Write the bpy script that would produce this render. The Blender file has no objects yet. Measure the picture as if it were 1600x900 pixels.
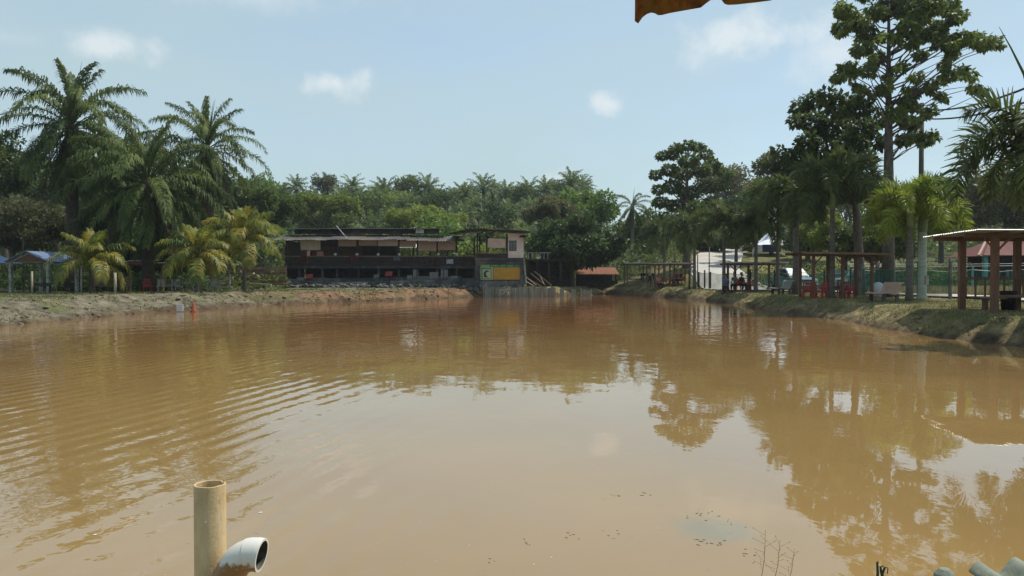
import bpy, math, random
import numpy as np
from mathutils import Vector, Matrix, noise
R = math.radians
random.seed(7); rs = np.random.RandomState(7)
sc = bpy.context.scene
C = sc.collection

# ------------------------------------------------------------------ camera, world, sun, exposure
FPX, HOR, CAMH = 1230.0, 430.0, 1.9
cam_d = bpy.data.cameras.new('camera'); cam = bpy.data.objects.new('camera', cam_d); C.objects.link(cam)
cam_d.sensor_width = 36; cam_d.lens = FPX / 1600 * 36; cam_d.clip_start = 0.1; cam_d.clip_end = 3000
cam.location = (0, 0, CAMH); cam.rotation_euler = (R(90) - math.atan(20 / FPX), 0, 0)
sc.camera = cam
SUN_EL, SUN_AZ = R(60), R(56)          # azimuth measured from +Y towards +X
sun_dir = Vector((math.sin(SUN_AZ) * math.cos(SUN_EL), math.cos(SUN_AZ) * math.cos(SUN_EL), math.sin(SUN_EL)))
sl = bpy.data.lights.new('sun', 'SUN'); sl.energy = 4.0; sl.angle = R(0.6); sl.color = (1.0, 0.95, 0.86)
so = bpy.data.objects.new('sun', sl); C.objects.link(so); so.rotation_euler = sun_dir.to_track_quat('Z', 'Y').to_euler()
sc.view_settings.view_transform = 'Standard'; sc.view_settings.look = 'None'
sc.view_settings.exposure = 0.12; sc.view_settings.gamma = 1.0
sc.render.engine = 'CYCLES'

def X(px, D): return (px - 800.0) / FPX * D
def Z(py, D): return CAMH + (HOR - py) / FPX * D

w = bpy.data.worlds.new('World'); sc.world = w; w.use_nodes = True
nt = w.node_tree; nt.nodes.clear(); N = nt.nodes; L = nt.links
out = N.new('ShaderNodeOutputWorld'); bg = N.new('ShaderNodeBackground'); bg.inputs[1].default_value = 0.15
sky = N.new('ShaderNodeTexSky'); sky.sky_type = 'NISHITA'; sky.sun_disc = False
sky.sun_elevation = SUN_EL; sky.sun_rotation = SUN_AZ; sky.air_density = 1.0; sky.dust_density = 0.6; sky.ozone_density = 1.3
tc = N.new('ShaderNodeTexCoord')
def wmath(op, a, b=None, clamp=False):
    n = N.new('ShaderNodeMath'); n.operation = op; n.use_clamp = clamp
    for i, v in enumerate((a, b)):
        if v is None: continue
        if isinstance(v, (int, float)): n.inputs[i].default_value = v
        else: L.new(v, n.inputs[i])
    return n.outputs[0]
wn = N.new('ShaderNodeTexNoise'); wn.inputs['Scale'].default_value = 21; wn.inputs['Detail'].default_value = 7; wn.inputs['Roughness'].default_value = 0.6
L.new(tc.outputs['Generated'], wn.inputs['Vector'])
tot = None
for (px, py, sx, sy, op) in [(180, 76, 62, 20, .7), (525, 132, 60, 20, .75), (954, 165, 34, 22, .8), (1165, 60, 115, 30, .75), (1290, 92, 80, 34, .6),
                             (410, 0, 150, 20, .5), (860, 280, 36, 16, .6), (1120, 95, 60, 20, .35), (20, 60, 60, 12, .35)]:
    d = Vector(((px - 800) / FPX, 1, (HOR - py) / FPX)).normalized()
    sub = N.new('ShaderNodeVectorMath'); sub.operation = 'SUBTRACT'; L.new(tc.outputs['Generated'], sub.inputs[0]); sub.inputs[1].default_value = d
    mul = N.new('ShaderNodeVectorMath'); mul.operation = 'MULTIPLY'; L.new(sub.outputs[0], mul.inputs[0]); mul.inputs[1].default_value = (FPX / sx / 1.05, FPX / sx / 1.05, FPX / sy / 1.05)
    ln = N.new('ShaderNodeVectorMath'); ln.operation = 'LENGTH'; L.new(mul.outputs[0], ln.inputs[0])
    m = wmath('SUBTRACT', 1.25, ln.outputs['Value'])
    m = wmath('ADD', m, wmath('MULTIPLY', wmath('SUBTRACT', wn.outputs[0], 0.5), 3.2))
    m = wmath('MULTIPLY', m, op, clamp=True)
    mr = N.new('ShaderNodeMapRange'); mr.interpolation_type = 'SMOOTHSTEP'; L.new(m, mr.inputs[0]); mr.inputs[4].default_value = op
    tot = mr.outputs[0] if tot is None else wmath('MAXIMUM', tot, mr.outputs[0])
# thin high veil everywhere, denser towards the horizon
mp = N.new('ShaderNodeMapping'); mp.inputs['Scale'].default_value = (1.6, 1.6, 6); mp.inputs['Rotation'].default_value = (0.25, 0.35, 0); L.new(tc.outputs['Generated'], mp.inputs[0])
vn = N.new('ShaderNodeTexNoise'); vn.inputs['Scale'].default_value = 1.6; vn.inputs['Detail'].default_value = 5; L.new(mp.outputs[0], vn.inputs['Vector'])
sep = N.new('ShaderNodeSeparateXYZ'); L.new(tc.outputs['Generated'], sep.inputs[0])
mr = N.new('ShaderNodeMapRange'); L.new(sep.outputs[2], mr.inputs[0]); mr.inputs[1].default_value = 0; mr.inputs[2].default_value = 0.75; mr.inputs[3].default_value = 0.88; mr.inputs[4].default_value = 0.45
veil = wmath('MULTIPLY', mr.outputs[0], wmath('ADD', 0.42, wmath('MULTIPLY', vn.outputs[0], 1.1)))
mix1 = N.new('ShaderNodeMixRGB'); L.new(veil, mix1.inputs[0]); L.new(sky.outputs[0], mix1.inputs[1]); mix1.inputs[2].default_value = (3.08, 4.0, 4.2, 1)
mix2 = N.new('ShaderNodeMixRGB'); L.new(tot, mix2.inputs[0]); L.new(mix1.outputs[0], mix2.inputs[1]); mix2.inputs[2].default_value = (5.1, 5.45, 5.55, 1)
L.new(mix2.outputs[0], bg.inputs[0]); L.new(bg.outputs[0], out.inputs[0])

# ------------------------------------------------------------------ materials
def new_mat(name):
    m = bpy.data.materials.new(name); m.use_nodes = True
    return m, m.node_tree.nodes, m.node_tree.links, m.node_tree.nodes['Principled BSDF']
def M(name, a, b=None, scale=4.0, rough=0.8, bump=0.0, metal=0.0, bscale=None, stretch=(1, 1, 1), spec=0.35, dirt=None):
    m, n, l, p = new_mat(name)
    p.inputs['Roughness'].default_value = rough; p.inputs['Metallic'].default_value = metal; p.inputs['Specular IOR Level'].default_value = spec
    b = b or tuple(c * 0.65 for c in a)
    t = n.new('ShaderNodeTexCoord'); mp = n.new('ShaderNodeMapping'); mp.inputs['Scale'].default_value = stretch; l.new(t.outputs['Object'], mp.inputs[0])
    ns = n.new('ShaderNodeTexNoise'); ns.inputs['Scale'].default_value = scale; ns.inputs['Detail'].default_value = 8; ns.inputs['Roughness'].default_value = 0.65
    l.new(mp.outputs[0], ns.inputs['Vector'])
    r = n.new('ShaderNodeValToRGB'); r.color_ramp.elements[0].position = 0.35; r.color_ramp.elements[1].position = 0.65
    r.color_ramp.elements[0].color = (*b, 1); r.color_ramp.elements[1].color = (*a, 1); l.new(ns.outputs[0], r.inputs[0])
    col = r.outputs[0]
    if dirt:
        n2 = n.new('ShaderNodeTexNoise'); n2.inputs['Scale'].default_value = scale * 0.37; n2.inputs['Detail'].default_value = 10; n2.inputs['Roughness'].default_value = 0.75
        l.new(mp.outputs[0], n2.inputs['Vector'])
        r2 = n.new('ShaderNodeValToRGB'); r2.color_ramp.elements[0].position = 0.48; r2.color_ramp.elements[1].position = 0.58; l.new(n2.outputs[0], r2.inputs[0])
        mx = n.new('ShaderNodeMixRGB'); l.new(r2.outputs[0], mx.inputs[0]); l.new(col, mx.inputs[1]); mx.inputs[2].default_value = (*dirt, 1); col = mx.outputs[0]
    l.new(col, p.inputs['Base Color'])
    if bump:
        nb = n.new('ShaderNodeTexNoise'); nb.inputs['Scale'].default_value = bscale or scale * 4; nb.inputs['Detail'].default_value = 6; l.new(mp.outputs[0], nb.inputs['Vector'])
        bp = n.new('ShaderNodeBump'); bp.inputs['Strength'].default_value = 1; bp.inputs['Distance'].default_value = bump; l.new(nb.outputs[0], bp.inputs['Height']); l.new(bp.outputs[0], p.inputs['Normal'])
    return m
def leafm(name, a, b, tr=0.35, scale=0.5, rough=0.5, spec=0.3):
    m, n, l, p = new_mat(name)
    p.inputs['Roughness'].default_value = rough; p.inputs['Specular IOR Level'].default_value = spec
    t = n.new('ShaderNodeTexCoord'); ns = n.new('ShaderNodeTexNoise'); ns.inputs['Scale'].default_value = scale; ns.inputs['Detail'].default_value = 3; l.new(t.outputs['Object'], ns.inputs['Vector'])
    g = n.new('ShaderNodeNewGeometry'); oi = n.new('ShaderNodeObjectInfo')
    def mt(op, x, y):
        q = n.new('ShaderNodeMath'); q.operation = op
        for i, v in enumerate((x, y)):
            if isinstance(v, (int, float)): q.inputs[i].default_value = v
            else: l.new(v, q.inputs[i])
        return q.outputs[0]
    f = mt('ADD', mt('MULTIPLY', mt('SUBTRACT', ns.outputs[0], 0.5), 1.8), mt('ADD', mt('MULTIPLY', g.outputs['Random Per Island'], 0.5), mt('MULTIPLY', oi.outputs['Random'], 0.5)))
    r = n.new('ShaderNodeValToRGB'); r.color_ramp.elements[0].color = (*b, 1); r.color_ramp.elements[1].color = (*a, 1); r.color_ramp.elements[0].position = 0.1; r.color_ramp.elements[1].position = 0.9
    l.new(f, r.inputs[0]); l.new(r.outputs[0], p.inputs['Base Color'])
    if tr:
        tb = n.new('ShaderNodeBsdfTranslucent'); ms = n.new('ShaderNodeMixShader'); ms.inputs[0].default_value = tr
        hs = n.new('ShaderNodeHueSaturation'); hs.inputs['Value'].default_value = 1.3; l.new(r.outputs[0], hs.inputs['Color']); l.new(hs.outputs[0], tb.inputs[0])
        l.new(p.outputs[0], ms.inputs[1]); l.new(tb.outputs[0], ms.inputs[2]); l.new(ms.outputs[0], n['Material Output'].inputs[0])
    return m
m_oil = leafm('oil_palm_leaf', (.14, .18, .05), (.045, .07, .024), .3, spec=.12, rough=.6)
m_oildead = leafm('dead_palm_leaf', (.11, .08, .045), (.05, .036, .022), .15)
m_coco = leafm('yellowing_palm_leaf', (.36, .30, .05), (.07, .12, .02), .38, scale=.9)
m_fox = leafm('foxtail_leaf', (.13, .16, .045), (.045, .07, .02), .35, spec=.2)
m_foxy = leafm('bright_foxtail_leaf', (.30, .34, .035), (.11, .16, .025), .45, spec=.2)
m_dark = leafm('dark_broad_leaf', (.10, .145, .04), (.034, .06, .018), .35, spec=.2)
m_mid = leafm('mid_green_leaf', (.14, .18, .045), (.05, .078, .022), .38, spec=.2)
m_pale = leafm('pale_green_leaf', (.24, .28, .055), (.10, .14, .032), .45, spec=.2)
m_bright = leafm('bright_green_leaf', (.16, .25, .04), (.06, .11, .022), .4)
m_olive = leafm('olive_leaf', (.17, .17, .07), (.075, .082, .035), .38, spec=.2)
m_hillp = leafm('hill_palm_leaf', (.15, .20, .06), (.055, .09, .03), .38, spec=.2)
m_grass = leafm('grass_blade', (.25, .235, .085), (.11, .12, .038), .3)
m_grassd = leafm('dry_grass_blade', (.40, .34, .17), (.20, .17, .08), .3)
m_bark = M('bark', (.14, .115, .09), (.06, .05, .04), 6, .9, .02, stretch=(1, 1, .3))
m_barkg = M('grey_ringed_bark', (.17, .15, .125), (.085, .075, .062), 5, .9, .01, stretch=(.6, .6, 4))
m_pale_bark = M('pale_green_bark', (.42, .46, .38), (.25, .30, .25), 5, .8, .008, stretch=(.6, .6, 4))
m_oilbark = M('oil_palm_bark', (.10, .075, .05), (.035, .028, .02), 7, .95, .05)
m_shaft = M('crown_shaft', (.20, .26, .09), (.12, .17, .06), 5, .5)
m_orshaft = M('orange_crown_shaft', (.38, .13, .05), (.22, .08, .035), 6, .6)
m_post = M('pale_painted_post', (.40, .42, .38), (.22, .24, .22), 6, .8, .004, dirt=(.16, .14, .11))
m_redpost = M('brown_painted_timber', (.21, .10, .055), (.11, .055, .035), 5, .7, .004, stretch=(1, 1, .3), dirt=(.17, .1, .065))
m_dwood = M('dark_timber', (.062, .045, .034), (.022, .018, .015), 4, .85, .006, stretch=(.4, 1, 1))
m_wood = M('weathered_timber', (.27, .19, .11), (.14, .095, .06), 5, .85, .006, stretch=(.3, 1, 1))
m_palewood = M('bleached_timber', (.50, .42, .30), (.30, .25, .18), 5, .85, .004)
m_zinc = M('weathered_zinc_sheet', (.12, .105, .092), (.055, .05, .045), 1.2, .55, .0, .35, dirt=(.13, .10, .075))
m_zincl = M('pale_zinc_sheet', (.55, .56, .55), (.34, .34, .33), 1.5, .45, 0, .3, dirt=(.25, .21, .17))
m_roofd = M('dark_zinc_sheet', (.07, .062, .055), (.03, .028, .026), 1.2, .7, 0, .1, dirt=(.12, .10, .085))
m_blueroof = M('blue_grey_sheet', (.24, .32, .47), (.16, .22, .34), 1.2, .4, 0, .2)
m_rust = M('rusty_iron', (.32, .15, .045), (.09, .04, .016), 26, .85, .004, .2, stretch=(1, .3, 1), dirt=(.20, .15, .05))
m_rustpaint = M('red_rusted_sheet', (.32, .07, .045), (.17, .05, .035), 4, .7)
m_conc = M('old_concrete', (.27, .26, .24), (.12, .115, .11), 1.6, .9, .015, dirt=(.075, .07, .062))
m_dconc = M('shade_dark_concrete', (.07, .07, .068), (.03, .03, .03), 1.4, .9, .015, dirt=(.12, .115, .105))  # near-black tone carries the shadow on the restaurant's lower level
m_moss = M('mossy_retaining_board', (.30, .33, .25), (.19, .21, .16), 3, .9, .008, stretch=(2, 2, .5), dirt=(.20, .18, .13))
m_cream = M('cream_wall_panel', (.72, .62, .54), (.58, .49, .42), 2.5, .8, .004)
m_blind = M('bamboo_blind', (.50, .35, .25), (.36, .25, .18), 3, .85, .004, stretch=(1, 1, 8))
m_blindp = M('pale_canvas_blind', (.62, .49, .38), (.48, .38, .29), 3, .85)
m_brick = M('red_brick', (.20, .095, .06), (.11, .06, .045), 7, .9, .006)
m_red = M('red_plastic', (.42, .025, .03), (.24, .015, .02), 5, .45)
m_white = M('white_paint', (.78, .78, .76), (.6, .6, .58), 4, .6)
m_canvas = M('white_tent_canvas', (.78, .80, .84), (.62, .66, .72), 1.5, .7)
m_glass = M('dark_glass', (.03, .035, .04), (.02, .025, .03), 2, .08, spec=.8)
m_windscreen = M('windscreen', (.13, .18, .18), (.09, .13, .13), 2, .4, spec=.4)
m_carblue = M('pale_blue_car_paint', (.25, .36, .42), (.2, .3, .36), 2, .4, 0, .2, spec=.5)
m_carsil = M('silver_car_paint', (.30, .33, .35), (.25, .28, .30), 2, .45, 0, .2, spec=.6)
m_cargrn = M('dull_teal_car_paint', (.09, .19, .18), (.07, .14, .14), 2, .3, 0, .3, spec=.6)
m_tyre = M('tyre_rubber', (.02, .02, .02), (.012, .012, .012), 8, .9)
m_chrome = M('chrome', (.65, .65, .65), (.5, .5, .5), 4, .2, 0, .9)
m_lampw = M('headlight_lens', (.75, .75, .72), (.6, .6, .6), 4, .15, spec=.8)
m_black = M('black_plastic', (.015, .015, .016), (.01, .01, .01), 5, .5)
m_bench = M('pink_cement_bench', (.50, .32, .22), (.36, .22, .15), 5, .75, .003, dirt=(.38, .28, .21))
m_benchg = M('grey_cement_bench', (.32, .29, .25), (.2, .18, .15), 5, .8, .003)
m_signy = M('yellow_sign_print', (.56, .31, .03), (.46, .24, .02), 3, .5)
m_signg = M('green_sign_print', (.035, .27, .17), (.03, .22, .14), 3, .5)
m_signl = M('light_green_sign_print', (.30, .50, .14), (.25, .42, .12), 3, .5)
m_signp = M('pale_yellow_sign_print', (.55, .54, .26), (.48, .46, .22), 3, .5)
m_signd = M('dark_sign_print', (.03, .07, .05), (.02, .05, .04), 3, .5)
m_teal = M('teal_painted_post', (.13, .38, .33), (.09, .28, .25), 4, .6)
m_tile = M('red_roof_tile', (.20, .06, .045), (.10, .035, .03), 5, .8, .004)
m_orange = M('orange_earth_roof', (.26, .10, .045), (.17, .065, .03), 3, .85)
m_orcone = M('orange_plastic', (.46, .13, .05), (.36, .1, .04), 4, .5)
m_pvc = M('stained_pvc', (.60, .45, .24), (.40, .27, .12), 13, .55, .0015, stretch=(1, 1, .35), spec=.5, dirt=(.40, .31, .18))
def pvcmat():
    m, n, l, p = new_mat('stained_pipe_plastic'); p.inputs['Roughness'].default_value = .5; t = n.new('ShaderNodeTexCoord')
    def ns(sc_, det, st=(1, 1, 1), ro=.65):
        mp = n.new('ShaderNodeMapping'); mp.inputs['Scale'].default_value = st; l.new(t.outputs['Object'], mp.inputs[0]); q = n.new('ShaderNodeTexNoise'); q.inputs['Scale'].default_value = sc_; q.inputs['Detail'].default_value = det; q.inputs['Roughness'].default_value = ro; l.new(mp.outputs[0], q.inputs[0]); return q.outputs[0]
    def ramp(v, a, b, c0, c1):
        r_ = n.new('ShaderNodeValToRGB'); r_.color_ramp.elements[0].position = a; r_.color_ramp.elements[1].position = b; r_.color_ramp.elements[0].color = (*c0, 1); r_.color_ramp.elements[1].color = (*c1, 1); l.new(v, r_.inputs[0]); return r_.outputs[0]
    def mx(f, a, b):
        q = n.new('ShaderNodeMixRGB'); l.new(f, q.inputs[0]); l.new(a, q.inputs[1]); q.inputs[2].default_value = (*b, 1) if isinstance(b, tuple) else (0, 0, 0, 1); return q.outputs[0]
    c = ramp(ns(14, 8, (1, 1, .35)), .3, .7, (.40, .27, .12), (.62, .47, .25))
    c = mx(ramp(ns(60, 6, (1, 1, .5), .8), .60, .68, (0, 0, 0), (.6, .6, .6)), c, (.22, .14, .06))
    c = mx(ramp(ns(9, 10, (1, 1, .22), .75), .55, .66, (0, 0, 0), (.75, .75, .75)), c, (.66, .56, .38))
    c = mx(ramp(ns(22, 3, (1, 1, .12)), .66, .70, (0, 0, 0), (.8, .8, .8)), c, (.14, .09, .045))
    sp = n.new('ShaderNodeSeparateXYZ'); l.new(t.outputs['Object'], sp.inputs[0]); a = n.new('ShaderNodeMath'); a.operation = 'MULTIPLY_ADD'; l.new(sp.outputs[2], a.inputs[0]); a.inputs[1].default_value = -1.4; a.inputs[2].default_value = 1.7
    q = n.new('ShaderNodeMath'); q.operation = 'ADD'; l.new(a.outputs[0], q.inputs[0]); l.new(ns(12, 6), q.inputs[1]); c = mx(ramp(q.outputs[0], .5, 1.3, (0, 0, 0), (.6, .6, .6)), c, (.44, .25, .09))
    l.new(c, p.inputs['Base Color']); bp = n.new('ShaderNodeBump'); bp.inputs['Distance'].default_value = .002; l.new(ns(70, 5), bp.inputs['Height']); l.new(bp.outputs[0], p.inputs['Normal']); return m
m_pipe = pvcmat()
m_pvcw = M('white_pvc_with_mud', (.80, .79, .74), (.72, .70, .64), 6, .4, spec=.5)
m_asb = M('mossy_fibre_cement', (.30, .31, .25), (.17, .19, .14), 9, .95, .003, dirt=(.20, .22, .16))
m_road = M('pale_concrete_road', (.50, .475, .43), (.46, .43, .38), .8, .9, .01, dirt=(.42, .37, .30))
m_skin = M('skin', (.30, .17, .11), (.26, .14, .09), 6, .6)
m_hair = M('black_hair', (.012, .011, .01), (.008, .008, .008), 9, .6)
m_wire = M('black_cable', (.012, .012, .014), None, 5, .6)
CL = {k: M('cloth_' + k, v, None, 6, .9) for k, v in dict(white=(.55, .57, .62), dark=(.03, .03, .035), blue=(.06, .16, .30), grey=(.15, .16, .17), maroon=(.16, .03, .03), red=(.32, .05, .05), pink=(.50, .25, .22), black=(.02, .02, .02)).items()}

def net_mat():
    m, n, l, p = new_mat('green_shade_net'); p.inputs['Base Color'].default_value = (.02, .17, .12, 1); p.inputs['Roughness'].default_value = .8
    t = n.new('ShaderNodeTexCoord'); ns = n.new('ShaderNodeTexNoise'); ns.inputs['Scale'].default_value = 1.3; ns.inputs['Detail'].default_value = 5; l.new(t.outputs['Object'], ns.inputs['Vector'])
    mr = n.new('ShaderNodeMapRange'); l.new(ns.outputs[0], mr.inputs[0]); mr.inputs[1].default_value = .3; mr.inputs[2].default_value = .7; mr.inputs[3].default_value = .35; mr.inputs[4].default_value = .62
    l.new(mr.outputs[0], p.inputs['Alpha']); return m
m_net = net_mat()
m_thin = m_net.copy(); m_thin.name = 'thin_green_wire_mesh'; [setattr(n.inputs[3], 'default_value', .12) or setattr(n.inputs[4], 'default_value', .3) for n in m_thin.node_tree.nodes if n.type == 'MAP_RANGE']

# ------------------------------------------------------------------ helpers
def link(o, parent=None):
    C.objects.link(o)
    if parent: o.parent = parent
    return o
class MB:
    def __init__(s, o=(0, 0, 0)): s.v = []; s.f = []; s.o = Vector(o)
    def quad(s, *p):
        i = len(s.v); s.v += [tuple(q) for q in p]; s.f.append(tuple(range(i, i + len(p))))
    def box(s, c, d, rz=0, rx=0, ry=0, tap=1.0):
        M3 = Matrix.Rotation(rz, 3, 'Z') @ Matrix.Rotation(ry, 3, 'Y') @ Matrix.Rotation(rx, 3, 'X'); c = Vector(c); i = len(s.v)
        for z in (-1, 1):
            k = tap if z > 0 else 1
            for x, y in ((-1, -1), (1, -1), (1, 1), (-1, 1)): s.v.append(tuple(c + M3 @ Vector((x * d[0] / 2 * k, y * d[1] / 2 * k, z * d[2] / 2))))
        s.f += [tuple(i + k for k in q) for q in ((3, 2, 1, 0), (4, 5, 6, 7), (0, 1, 5, 4), (1, 2, 6, 5), (2, 3, 7, 6), (3, 0, 4, 7))]
    def bar(s, a, b, wd, ht):
        a = Vector(a); b = Vector(b); d = b - a; q = d.to_track_quat('X', 'Z').to_matrix(); c = (a + b) / 2; i = len(s.v); l = d.length
        for z in (-1, 1):
            for x, y in ((-1, -1), (1, -1), (1, 1), (-1, 1)): s.v.append(tuple(c + q @ Vector((x * l / 2, y * wd / 2, z * ht / 2))))
        s.f += [tuple(i + k for k in qd) for qd in ((3, 2, 1, 0), (4, 5, 6, 7), (0, 1, 5, 4), (1, 2, 6, 5), (2, 3, 7, 6), (3, 0, 4, 7))]
    def tube(s, pts, rad, n=8, cap=True):
        pts = [Vector(p) for p in pts]; rad = list(rad) if hasattr(rad, '__len__') else [rad] * len(pts); i0 = len(s.v)
        for k, p in enumerate(pts):
            t = (pts[min(k + 1, len(pts) - 1)] - pts[max(k - 1, 0)]).normalized()
            a = t.cross(Vector((0, 1, 0)) if abs(t.y) < .9 else Vector((1, 0, 0))).normalized(); b = t.cross(a)
            for j in range(n):
                th = 2 * math.pi * j / n; s.v.append(tuple(p + (a * math.cos(th) + b * math.sin(th)) * rad[k]))
        for k in range(len(pts) - 1):
            for j in range(n):
                a0 = i0 + k * n + j; a1 = i0 + k * n + (j + 1) % n; s.f.append((a0, a1, a1 + n, a0 + n))
        if cap: s.f.append(tuple(i0 + j for j in range(n))[::-1]); s.f.append(tuple(i0 + (len(pts) - 1) * n + j for j in range(n)))
    def lathe(s, prof, c=(0, 0, 0), n=14):
        i0 = len(s.v)
        for r_, z in prof:
            for j in range(n):
                th = 2 * math.pi * j / n; s.v.append((c[0] + r_ * math.cos(th), c[1] + r_ * math.sin(th), c[2] + z))
        for k in range(len(prof) - 1):
            for j in range(n):
                a0 = i0 + k * n + j; a1 = i0 + k * n + (j + 1) % n; s.f.append((a0, a1, a1 + n, a0 + n))
    def corr(s, p0, u, v, pitch=.2, amp=.03, th=.01, nu=1, wob=0, per=8):
        """corrugated sheet: u = along the corrugations, v = across"""
        p0 = Vector(p0); u = Vector(u); v = Vector(v); nn = u.cross(v).normalized(); nn = nn if nn.z > 0 else -nn
        nv = max(4, int(v.length / pitch * per)); i0 = len(s.v)
        for lay in (0, 1):
            for a in range(nu + 1):
                for b in range(nv + 1):
                    h = amp * math.sin(b / per * 2 * math.pi) - lay * th
                    if wob: h += wob * (noise.noise(Vector((a * 1.7 + p0.x, b * .13, p0.y))))
                    s.v.append(tuple(p0 + u * (a / nu) + v * (b / nv) + nn * h))
        W = nv + 1; LY = (nu + 1) * W
        for a in range(nu):
            for b in range(nv):
                q = i0 + a * W + b; s.f.append((q, q + 1, q + W + 1, q + W)); q += LY; s.f.append((q + W, q + W + 1, q + 1, q))
        for b in range(nv):
            for a in (0, nu): q = i0 + a * W + b; s.f.append((q, q + LY, q + LY + 1, q + 1))
        for a in range(nu):
            for b in (0, nv): q = i0 + a * W + b; s.f.append((q, q + W, q + W + LY, q + LY))
    def mesh(s, name, m, smooth=False):
        me = bpy.data.meshes.new(name); me.from_pydata([tuple(Vector(q) - s.o) for q in s.v], [], s.f); me.materials.append(m)
        if smooth: me.polygons.foreach_set('use_smooth', [True] * len(me.polygons))
        me.update(); return me
    def build(s, name, m, parent=None, smooth=False, bevel=0):
        o = link(bpy.data.objects.new(name, s.mesh(name, m, smooth)), parent)
        if parent is None: o.location = s.o
        if bevel:
            b = o.modifiers.new('bevel', 'BEVEL'); b.width = bevel; b.segments = 2; b.limit_method = 'ANGLE'
        return o
def npmesh(name, V, Fq, m):
    """V (n,3) float, Fq (k,m) int faces of equal size"""
    me = bpy.data.meshes.new(name); V = np.asarray(V, np.float32); Fq = np.asarray(Fq, np.int32); k, w_ = Fq.shape
    me.vertices.add(len(V)); me.vertices.foreach_set('co', V.ravel()); me.loops.add(k * w_); me.loops.foreach_set('vertex_index', Fq.ravel())
    me.polygons.add(k); me.polygons.foreach_set('loop_start', np.arange(0, k * w_, w_, dtype=np.int32)); me.polygons.foreach_set('loop_total', np.full(k, w_, np.int32))
    me.materials.append(m); me.update(calc_edges=True); return me
def tag(o, label=None, cat=None, group=None, kind=None):
    if label: o['label'] = label
    if cat: o['category'] = cat
    if group: o['group'] = group
    if kind: o['kind'] = kind
    return o
def thing(name, label, cat, loc=(0, 0, 0), rz=0, group=None):
    o = bpy.data.objects.new(name, None); o.empty_display_size = .3; C.objects.link(o); o.location = loc; o.rotation_euler = (0, 0, rz)
    return tag(o, label, cat, group, 'thing')
def part(name, me, parent): return link(bpy.data.objects.new(name, me), parent)
def dup(root, loc, rz=None, label=None, group=None, scale=None):
    r = root.copy(); C.objects.link(r); r.location = loc
    if rz is not None: r.rotation_euler = (0, 0, rz)
    if scale: r.scale = (scale,) * 3 if not hasattr(scale, '__len__') else scale
    if label: r['label'] = label
    if group: r['group'] = group
    for ch in root.children:
        c = ch.copy(); C.objects.link(c); c.parent = r
        for g in ch.children:
            d = g.copy(); C.objects.link(d); d.parent = c
    return r

# ------------------------------------------------------------------ terrain
def wl(px, py): D = CAMH * FPX / (py - HOR); return (X(px, D), D)
pond = [wl(0, 510), wl(60, 505), wl(100, 501), wl(200, 491), wl(280, 485), wl(340, 482), wl(400, 477), wl(500, 474), wl(600, 470), wl(700, 466), wl(752, 464), wl(756, 463.5),
        wl(840, 463), wl(925, 461), wl(945, 459), wl(1000, 462.5), wl(1050, 465), wl(1105, 469), wl(1171, 479.5), wl(1220, 489.5), wl(1270, 494.5), wl(1328, 502), wl(1373, 513), wl(1435, 523), wl(1497, 531), wl(1559, 539), wl(1600, 543), (13.6, 16), (12.5, 10), (10, 5), (7, 2.6), (3, 1.6), (0, 1.5), (-4, 1.6), (-10, 2.5), (-18, 6), (-24, 14), (-24, 24)]
PA = np.array(pond); PBn = np.roll(PA, -1, 0)
def sdist(x, y):
    """positive on land, negative in the pond"""
    P = np.stack([x, y], -1)[:, None, :]; A = PA[None]; B = PBn[None]; AB = B - A
    t = np.clip(((P - A) * AB).sum(-1) / (AB ** 2).sum(-1), 0, 1); d = np.sqrt((((A + t[..., None] * AB) - P) ** 2).sum(-1)).min(1)
    c = ((A[..., 1] > P[..., 1]) != (B[..., 1] > P[..., 1])) & (P[..., 0] < (B[..., 0] - A[..., 0]) * (P[..., 1] - A[..., 1]) / (B[..., 1] - A[..., 1] + 1e-9) + A[..., 0])
    return np.where(c.sum(1) % 2 == 1, -d, d)
def sst(a, b, x): t = np.clip((x - a) / (b - a), 0, 1); return t * t * (3 - 2 * t)
def nz(x, y, s, seed=0): return np.array([noise.noise(Vector((float(a) * s, float(b) * s, seed * 13.7))) for a, b in zip(x, y)])
def height(x, y):
    x = np.asarray(x, float); y = np.asarray(y, float); d = np.concatenate([sdist(x[i:i + 20000], y[i:i + 20000]) for i in range(0, len(x), 20000)])
    n1 = nz(x, y, .55, 1); n2 = nz(x, y, 1.7, 2); n3 = nz(x, y, 2.9, 5); n0 = nz(x, y, .05, 3)
    d = d + (n1 * .22 + n2 * .15) * np.exp(-np.abs(d) / 2.0)
    left = sst(2, -6, x); hp = .70 + .12 * left * sst(62, 45, y) + .1 * sst(60, 66, y) * sst(12, 0, x); near = sst(9, 3, y); hp = hp - .12 * sst(60, 66, y) * sst(8, 12, x); hp = hp * (1 - near) + .42 * near
    wd = 1.5 + 2.2 * left * sst(60, 35, y)
    h = np.where(d < 0, -np.minimum(1.3, -d * .5), .16 * sst(0, .12, d) + (hp - .16) * sst(0, 1, d / wd) ** .8)
    bk = np.exp(-((d - wd * .5) / (wd * .6)) ** 2)
    h = h + np.where(d > 0, (n1 * .13 + n2 * .17 + n3 * .06) * bk * (1 - near * .7), 0) + np.where(d > 0, n1 * .03, 0)
    rise = sst(62, 100, y) * sst(8, 20, x) * 4.2
    q = x / np.maximum(y, 1); hill = sst(95, 190, y + 14 * n0) * (16.2 + 1.6 * n0) * (1 - .62 * sst(.075, .125, q) * (1 - sst(.2, .27, q)) - .5 * sst(.24, .30, q)) + sst(190, 340, y) * 2
    lefth = sst(-34, -70, x) * sst(30, 60, y) * sst(150, 90, y) * 4
    return h + rise + hill + lefth
def gz(x, y): return float(height([x], [y])[0])
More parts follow.
